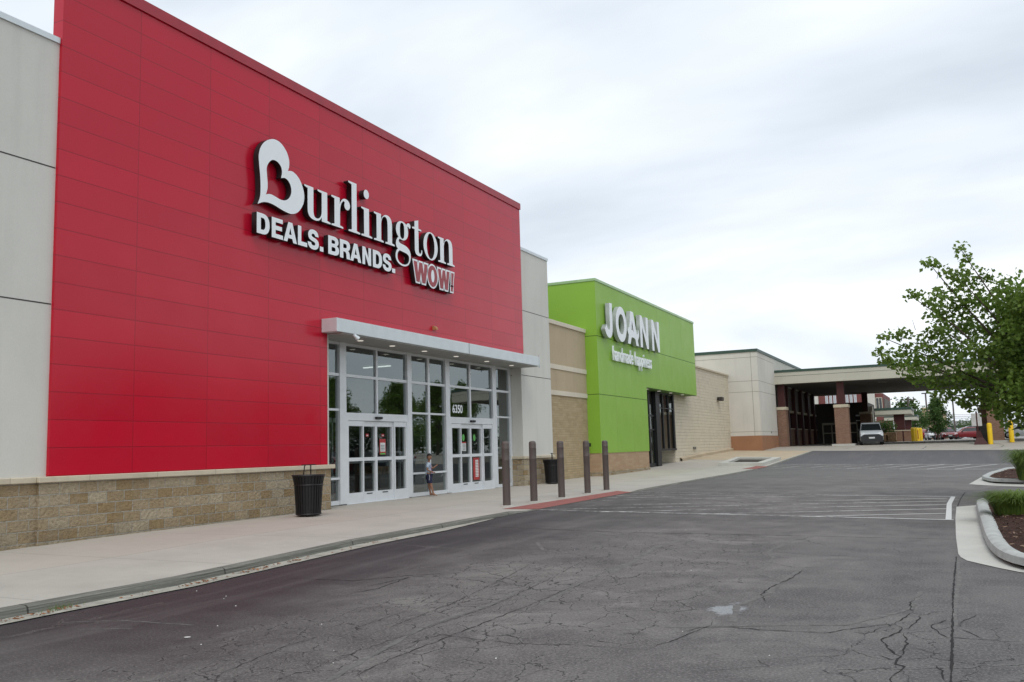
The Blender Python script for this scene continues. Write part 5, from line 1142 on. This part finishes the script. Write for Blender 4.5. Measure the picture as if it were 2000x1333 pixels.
# second and third canopies
def far_canopy(label, u0, u1, vtop, vbot, y, depth, colu):
    a, c = atY(u0, vtop, y), atY(u1, vtop, y); zt, zb_ = atY((u0+u1)/2, vtop, y).z, atY((u0+u1)/2, vbot, y).z
    t = thing('small_canopy', label, 'canopy', (a.x, y, gz(a.x, y)))
    MB().box(a.x, c.x, y, y+depth, zb_, zt-.25).build('fascia', M['fascia'], t); MB().box(a.x-.05, c.x+.05, y-.05, y+depth, zt-.25, zt).build('coping', M['green_cop'], t)
    for u, mt, w_ in colu:
        x = atY(u, 840, y).x; MB().box(x-w_, x+w_, y+.5, y+.5+2*w_, gz(x, y)-.1, zb_).build('column', M[mt], t)
    return t
far_canopy('beige canopy with dark green edge on a red column, behind the main canopy', 1694, 1778, 797, 810, 112, 10, ((1757, 'redpost', .55), (1697, 'fascia', .35)))
far_canopy('lower farther beige canopy with red and brick columns', 1726, 1790, 811, 821, 128, 8, ((1774, 'redpost', .4), (1735, 'brick', .6), (1716, 'brick', .5)))
for u0, u1, lb in ((1746, 1763, 'brick enclosure wall at the foot of the red column'), (1766, 1780, 'brick enclosure wall right of the red column')):
    a, c = atY(u0, 850, 110), atY(u1, 850, 110)
    t = thing('brick_enclosure', lb, 'wall', (a.x, 110, gz(a.x, 110)), group='low brick enclosures past the canopy'); z = gz(a.x, 110)
    MB().box(a.x, c.x, 109.6, 111, z-.1, z+1.15).build('wall', M['brick'], t); MB().box(a.x-.05, c.x+.05, 109.55, 111.05, z+1.15, z+1.25).build('cap', M['cap'], t)
# pallets of goods
for i, (u, y) in enumerate(((1725, 104), (1733, 106), (1741, 104))):
    p = atY(u, 855, y); z = gz(p.x, y); t = thing('goods_pallet', ['left stack of wrapped goods on a pallet past the van', 'middle stack of wrapped goods on a pallet past the van', 'right stack of wrapped goods on a pallet past the van'][i], 'pallet', (p.x, y, z+.02), 'pallets of goods past the van', local=True)
    MB().box(-.5, .5, -.5, .5, .14, .75+.12*i).build('goods', simple('wrapped_goods', (.40, .26, .15), .7, var=.4, vscale=4, local=True), t, bevel=.03)
    b = MB()
    for k_ in range(5): b.box(-.5+k_*.22, -.38+k_*.22, -.5, .5, .10, .13)
    for k_ in (-.45, 0, .37): b.box(-.5, .5, k_, k_+.08, 0, .10)
    b.build('pallet_deck', simple('pallet_wood', (.30, .20, .11), .85, local=True), t)
def facade(t, x0, x1, y, z0, z1, rows, cols, mat='car_glass', frame='fascia', mx_=.35, mz=.35):
    dxx, dz = (x1-x0)/cols, (z1-z0)/rows
    for i in range(cols):
        for j in range(rows):
            a, c, e0, e1 = x0+dxx*(i+mx_/2), x0+dxx*(i+1-mx_/2), z0+dz*(j+mz/2), z0+dz*(j+1-mz/2)
            f = MB().box(a-.12, c+.12, y-.08, y, e0-.12, e1+.12).build('window', M[frame], t)
            MB().box(a, (a+c)/2-.06, y-.12, y-.08, e0, e1).box((a+c)/2+.06, c, y-.12, y-.08, e0, e1).build('pane', M[mat], f)
# red and white multi-storey building
yb = 170
def FX(u, y=yb): return atY(u, 800, y).x
def FZ(u, v, y=yb): return atY(u, v, y).z
RB = thing('brick_office_building', 'distant red brick building with white bays rising behind the canopy', 'building', (FX(1680), yb, 1.2))
MB().box(FX(1600), FX(1691), yb, yb+25, 1, FZ(1650, 755)).box(FX(1711), FX(1727), yb-.5, yb+20, 1, FZ(1720, 769)).build('brick_wall', simple('far_red_brick', (.17, .055, .048), .8, vscale=.6), RB)
MB().box(FX(1697), FX(1711), yb-1, yb+20, 1, FZ(1705, 760)).box(FX(1588), FX(1600), yb-1, yb+20, 1, FZ(1590, 772)).build('white_bay', M['white_stucco'], RB)
MB().box(FX(1691), FX(1697), yb-.8, yb+20, 1, FZ(1694, 766)).build('pink_panel', simple('pink_panel', (.45, .06, .09), .7), RB)
facade(RB, FX(1712.5), FX(1724), yb-.5, FZ(1718, 800), FZ(1718, 777), 1, 1, mx_=.1, mz=.1)
facade(RB, FX(1612), FX(1676), yb, FZ(1650, 792), FZ(1650, 768), 1, 8, mx_=.7, mz=.2, frame='white_metal')
MB().box(FX(1727), FX(1730), yb, yb+14, 1, FZ(1728, 779)).build('side_wall', M['dark_soffit'], RB)
# tan retail block
yt = 190
TB = thing('tan_retail_building', 'distant low tan retail block with square corner tower, right of the canopies', 'building', (FX(1800, yt), yt, 1.2))
MB().box(FX(1777, yt), FX(1801, yt), yt, yt+30, .5, FZ(1790, 804, yt)).build('wall', M['fascia'], TB)
MB().box(FX(1801, yt), FX(1812, yt), yt-2, yt+20, .5, FZ(1805, 797, yt)).build('tower', simple('tan_tower', (.50, .38, .25), .85, vscale=.5), TB)
MB().box(FX(1812, yt), FX(1847, yt), yt-.5, yt+25, .5, FZ(1830, 803, yt)).build('wing', M['tan_stucco'], TB)
MB().box(FX(1812, yt), FX(1847, yt), yt-.8, yt-.5, .5, FZ(1830, 838, yt)).build('brick_base', M['brick'], TB)
MB().box(FX(1776, yt), FX(1801, yt), yt-.3, yt, FZ(1790, 806, yt), FZ(1790, 803.5, yt)).build('coping', M['green_cop'], TB)
for u in (1783, 1790, 1806): MB().box(FX(u, yt), FX(u+5, yt), yt-2.2, yt-2, 1.3, 3.3).build('door', M['dark_soffit'], TB)
# bridge
ybr = 320
BR = thing('road_bridge', 'distant grey concrete road bridge crossing behind the parking lot', 'bridge', (FX(1880, ybr), ybr, 1.2))
MB().box(FX(1846, ybr)-5, FX(1920, ybr)+60, ybr, ybr+10, FZ(1880, 831, ybr), FZ(1880, 822, ybr)).build('deck', simple('bridge_concrete', (.42, .42, .43), .8), BR)
MB().box(FX(1846, ybr)-5, FX(1920, ybr)+60, ybr+1, ybr+9, FZ(1880, 835, ybr), FZ(1880, 831, ybr)).build('girder', simple('girder', (.12, .15, .2), .7), BR)
for u in (1852, 1868, 1884, 1902, 1930, 1960): MB().box(FX(u, ybr), FX(u, ybr)+1.5, ybr+2, ybr+8, 0, FZ(u, 835, ybr)).build('pier', simple('bridge_pier', (.35, .35, .34), .8), BR)
# hedges and far trees
for i, (u, v, y, w_, h) in enumerate(((1862, 838, 210, 8, 4.2), (1892, 840, 200, 6, 3.4), (1769, 800, 180, 2.5, 7.5), (1842, 846, 150, 7, 1.6), (1728, 838, 108, 1.6, 2.4), (1785, 835, 150, 3.5, 5.0))):
    x = FX(u, y); rr2 = random.Random(i+40); b = MB()
    for _ in range(40): leafy(rr2, b, Vector((rr2.uniform(-w_/2, w_/2), rr2.uniform(-w_/3, w_/3), h*(.25+.65*rr2.random()**.8))), h*.22, 26, h*.07)
    t = thing('shrub', ['broad green shrub mass under the far bridge', 'second green shrub mass right of the far light pole', 'tree top poking above the small canopy by the pole', 'low clipped hedge behind the far sedans', 'round green shrub behind the van roof', 'dark round tree in front of the tan retail block'][i], 'shrub', (x, y, gz(x, y)), local=True)
    b.build('foliage', M['leaf2'], t); MB().tube([(0, 0, -.1), (0, 0, h*.5)], [.12*h/3, .05*h/3], 6).build('stem', M['bark'], t)
# poles and wires
def pole(name, label, cat, u, vtop, y, r, arm):
    x = FX(u, y); zt = FZ(u, vtop, y); t = thing(name, label, cat, (x, y, gz(x, y)), group='poles past the canopy', local=True); h = zt-gz(x, y)
    MB().tube([(0, 0, 0), (0, 0, h)], [r*1.3, r], 8).build('mast', simple('pole_wood', (.12, .10, .09), .8, local=True), t)
    if arm == 'light': MB().box(-.6, .6, -.15, .15, h-.05, h+.12).build('lamp_head', M['gap'], t); MB().lathe([(.28, 0), (.28, .9), (.22, .95)], (0, 0, 0), 12).build('concrete_base', M['apron'], t)
    elif arm == 'cross': MB().box(-1.1, 1.1, -.06, .06, h-.6, h-.45).build('crossarm', simple('crossarm_wood', (.12, .10, .09), .8, local=True), t); MB().lathe([(.2, h-2.6), (.2, h-1.7)], (.35, 0, 0), 10).build('transformer', M['kerbc'], t)
    return t
pole('utility_pole', 'wooden utility pole with transformer above the small canopy', 'pole', 1775, 776, 175, .17, 'cross')
pole('light_pole', 'tall lot light pole left of the oval young tree', 'pole', 1810, 769, 165, .12, 'light')
pole('light_pole', 'slender lot light pole with concrete base right of the young tree', 'pole', 1862, 772, 150, .10, 'light')
pole('utility_pole', 'utility pole partly hidden behind the maple branches', 'pole', 1945, 770, 230, .2, 'cross')
for i, (v0, v1) in enumerate(((807, 808.5), (810.5, 812), (813.5, 815))):
    t = thing('power_line', ['upper', 'middle', 'lowest'][i]+' of three power lines right of the young tree', 'power line', (0, 240, 8), local=False); b = MB()
    a, c = atY(1700, v0, 240), atY(2100, v1, 240); pts = []
    for k_ in range(13): s = k_/12; p = a.lerp(c, s); p.z -= 1.2*4*s*(1-s)*.3; pts.append(p)
    b.tube(pts, .035, 5); b.build('cable', M['gap'], t)

# ------------------------------------------------------------------ the boy at the window
def boy():
    loc = Vector((-14.80, 24.85, walk_z(-14.86, 24.98)+.0)); t = thing('person', 'small boy in light blue patterned shirt and navy shorts touching the window frame', 'person', loc, local=True)
    # local: +y along the facade (to the right in the picture), +x towards the road
    J = {'pel': (0, -.02, .66), 'wst': (0, -.02, .78), 'chs': (0, -.02, .93), 'nkb': (0, -.005, 1.045), 'nk': (.003, .0, 1.09), 'hd0': (.01, .005, 1.14),
         'shR': (.125, -.02, 1.00), 'elR': (.155, -.06, .83), 'wrR': (.10, .10, .745), 'haR': (.075, .15, .74),
         'shL': (-.115, -.005, 1.00), 'elL': (-.08, .10, .86), 'wrL': (-.06, .20, .93), 'haL': (-.06, .235, .965),
         'hpR': (.065, .0, .62), 'knR': (.07, .05, .36), 'anR': (.05, .12, .075), 'heR': (.05, .10, .035), 'toR': (.07, .24, .022),
         'hpL': (-.065, -.02, .62), 'knL': (-.06, -.02, .36), 'anL': (-.05, .03, .075), 'heL': (-.05, .01, .035), 'toL': (-.04, .16, .022)}
    Rd = {'pel': .085, 'wst': .085, 'chs': .092, 'nkb': .055, 'nk': .036, 'hd0': .04, 'shR': .042, 'elR': .028, 'wrR': .020, 'haR': .018, 'shL': .042, 'elL': .028, 'wrL': .020, 'haL': .018,
          'hpR': .072, 'knR': .045, 'anR': .026, 'heR': .027, 'toR': .014, 'hpL': .072, 'knL': .045, 'anL': .026, 'heL': .027, 'toL': .014}
    E_ = [('pel','wst'),('wst','chs'),('chs','nkb'),('nkb','nk'),('nk','hd0'),('chs','shR'),('shR','elR'),('elR','wrR'),('wrR','haR'),('chs','shL'),('shL','elL'),('elL','wrL'),('wrL','haL'),('pel','hpR'),('hpR','knR'),('knR','anR'),('anR','heR'),('anR','toR'),('pel','hpL'),('hpL','knL'),('knL','anL'),('anL','heL'),('anL','toL')]
    def skin(names, edges, radf, coords=None, levels=2):
        co = coords or J; me = bpy.data.meshes.new('sk'); idx = {n_: i for i, n_ in enumerate(names)}
        me.from_pydata([co[n_] for n_ in names], [(idx[a], idx[c]) for a, c in edges], []); o = bpy.data.objects.new('sk', me); C.objects.link(o)
        md = o.modifiers.new('s', 'SKIN'); md.use_smooth_shade = True; o.modifiers.new('u', 'SUBSURF').levels = levels
        for n_, i in idx.items():
            r = radf(n_); me.skin_vertices[0].data[i].radius = (r, r) if not hasattr(r, '__len__') else r; me.skin_vertices[0].data[i].use_root = (i == 0)
        dg = bpy.context.evaluated_depsgraph_get(); m2 = bpy.data.meshes.new_from_object(o.evaluated_get(dg)); bpy.data.objects.remove(o); return m2
    bm = bmesh.new()
    names = list(J); m1 = skin(names, E_, lambda n_: Rd[n_]); bm.from_mesh(m1)
    # fingers
    for hnd, wr in (('haR', 'wrR'), ('haL', 'wrL')):
        base = Vector(J[hnd]); d = (base-Vector(J[wr])).normalized(); side = d.cross(Vector((1, 0, 0))).normalized()
        for k_ in range(5):
            if k_ < 4: st_ = base+side*(k_-1.5)*.011; e1 = st_+d*(.022+.004*(k_ in (1, 2))); e2 = e1+d*.014+Vector((-.008, 0, -.006)); 
            else: st_ = base-d*.02+side*.014; e1 = st_+side*.016+d*.01; e2 = e1+d*.014
            mf = skin(['a', 'b', 'c'], [('a', 'b'), ('b', 'c')], lambda n_: .0052 if n_ != 'c' else .004, {'a': tuple(st_), 'b': tuple(e1), 'c': tuple(e2)}, 1); bm.from_mesh(mf)
    # head: shaped ellipsoid, face turned towards the street
    hc = Vector((.018, .008, 1.215)); yaw_ = math.radians(-52); n0 = len(bm.verts)
    hs = bmesh.ops.create_uvsphere(bm, u_segments=24, v_segments=16, radius=1.0)
    def hw_(p):   # p in head space: +y face forward, z up
        x_, y_, z_ = p.x*.072, p.y*.088, p.z*.108
        if z_ < 0: x_ *= 1-.32*(-z_/.108); y_ *= 1-.10*(-z_/.108)
        if y_ > .05 and abs(x_) < .016 and -.035 < z_ < .012: y_ += .013*(1-abs(x_)/.016)
        if y_ > .04 and abs(abs(x_)-.028) < .013 and -.004 < z_ < .02: y_ -= .005
        return Vector((x_, y_, z_))
    rot = Matrix.Rotation(yaw_, 3, 'Z')
    for v in hs['verts']: v.co = rot @ hw_(v.co)+hc
    for s in (-1, 1):
        ea = bmesh.ops.create_uvsphere(bm, u_segments=8, v_segments=6, radius=1.0)
        for v in ea['verts']: v.co = rot @ (Vector((v.co.x*.010+s*.073, v.co.y*.018-.004, v.co.z*.026-.004)))+hc
    me = bpy.data.meshes.new('body'); bm.to_mesh(me); bm.free(); me.materials.append(simple('skin', (.30, .155, .095), .55, local=True, var=.05))
    for pl in me.polygons: pl.use_smooth = True
    body = bpy.data.objects.new('body', me); C.objects.link(body); body.parent = t
    # face features
    b = MB()
    for s in (-1, 1):
        q_ = rot @ Vector((s*.028, .079, .004))+hc; b.lathe([(.001, -.004), (.008, 0), (.001, .004)], q_, 8)
        q0, q1 = rot @ Vector((s*.015, .083, .026))+hc, rot @ Vector((s*.042, .074, .026))+hc; b.tube([q0, q1], .004, 5)
    b.build('eyes', simple('dark_eye', (.02, .015, .012), .4, local=True), body)
    b = MB(); b.tube([rot @ Vector((-.018, .082, -.052))+hc, rot @ Vector((0, .088, -.050))+hc, rot @ Vector((.018, .082, -.052))+hc], .0045, 6); b.build('mouth', simple('lips', (.26, .08, .07), .5, local=True), body)
    # hair
    bm = bmesh.new(); hs = bmesh.ops.create_uvsphere(bm, u_segments=28, v_segments=18, radius=1.0)
    dead = []
    for v in hs['verts']:
        p = v.co.copy(); keep = p.z > .28 or (p.y < .25 and p.z > -.42)
        q_ = Vector((p.x*.080, p.y*.095, p.z*.118)); n_ = 1+.06*pnoise(q_*60); v.co = rot @ (q_*n_)+hc+Vector((0, 0, .002))
        if not keep: dead.append(v)
    bmesh.ops.delete(bm, geom=dead, context='VERTS'); rr3 = random.Random(2)
    me = bpy.data.meshes.new('hair'); bm.to_mesh(me); bm.free(); me.materials.append(simple('black_hair', (.012, .010, .009), .6, local=True)); hr = bpy.data.objects.new('hair', me); C.objects.link(hr); hr.parent = t
    # shirt and shorts as shells following the same joints
    def cloth(name, names, edges, grow, mat, cut=None, extra=None):
        co = dict(J); co.update(extra or {})
        m_ = skin(names, edges, lambda n_: grow[n_] if isinstance(grow, dict) and n_ in grow else Rd.get(n_, .05)+.014, co)
        bm = bmesh.new(); bm.from_mesh(m_)
        if cut:
            for (c0, nn) in cut: bmesh.ops.bisect_plane(bm, geom=bm.verts[:]+bm.edges[:]+bm.faces[:], plane_co=c0, plane_no=nn, clear_outer=True)
        m_ = bpy.data.meshes.new(name); bm.to_mesh(m_); bm.free(); m_.materials.append(mat)
        for pl in m_.polygons: pl.use_smooth = True
        o = bpy.data.objects.new(name, m_); C.objects.link(o); o.parent = t; return o
    q = NM('patterned_shirt'); p_ = q.obj(); n_ = q.noise(p_, 22, 3, .6); sx_ = q.sep(p_)
    c = q.mix(q.ramp(n_, .45, .58), (.30, .42, .56), (.55, .60, .64)); fr_ = q.math('MULTIPLY', q.math('GREATER_THAN', sx_[1], .045), q.math('GREATER_THAN', q.noise(p_, 30, 2), .5))
    c = q.mix(fr_, c, (.22, .05, .12)); q.bsdf(c, .85)
    cloth('shirt', ['wst2', 'chs', 'nkb', 'shR', 'elR2', 'shL', 'elL2', 'hem'], [('wst2', 'chs'), ('chs', 'nkb'), ('chs', 'shR'), ('shR', 'elR2'), ('chs', 'shL'), ('shL', 'elL2'), ('wst2', 'hem')],
          {'wst2': .106, 'hem': .112, 'chs': .108, 'nkb': .062, 'shR': .056, 'elR2': .050, 'shL': .056, 'elL2': .050}, q.m, [((0, 0, 1.065), (0, 0, 1)), ((0, 0, .66), (0, 0, -1))], {'wst2': (0, -.02, .78), 'hem': (0, -.015, .63), 'elR2': (.147, -.045, .88), 'elL2': (-.095, .05, .905)})
    cloth('shorts', ['pel', 'hpR', 'kR', 'hpL', 'kL'], [('pel', 'hpR'), ('hpR', 'kR'), ('pel', 'hpL'), ('hpL', 'kL')], {'pel': .100, 'hpR': .088, 'kR': .072, 'hpL': .088, 'kL': .072}, simple('navy_shorts', (.018, .022, .06), .8, local=True), [((0, 0, .41), (0, 0, -1)), ((0, 0, .72), (0, 0, 1))], {'kR': (.072, .045, .36), 'kL': (-.062, -.02, .36)})
    MB().tube([(.145, .0, .50), (.150, .02, .60), (.140, .0, .68)], .006, 5).build('shorts_stripe', simple('white_piping', (.6, .6, .62), .8, local=True), t)
    MB().tube([(.1+.024*math.cos(a_), .10+.012*math.cos(a_), .745+.024*math.sin(a_)) for a_ in [2*PI*i/12 for i in range(13)]], .006, 6).build('wristband', simple('pink_band', (.5, .05, .10), .6, local=True), t)
    t.rotation_euler[2] = math.radians(-62)
boy()
for o in bpy.data.objects:
    if '_org' in o: del o['_org']
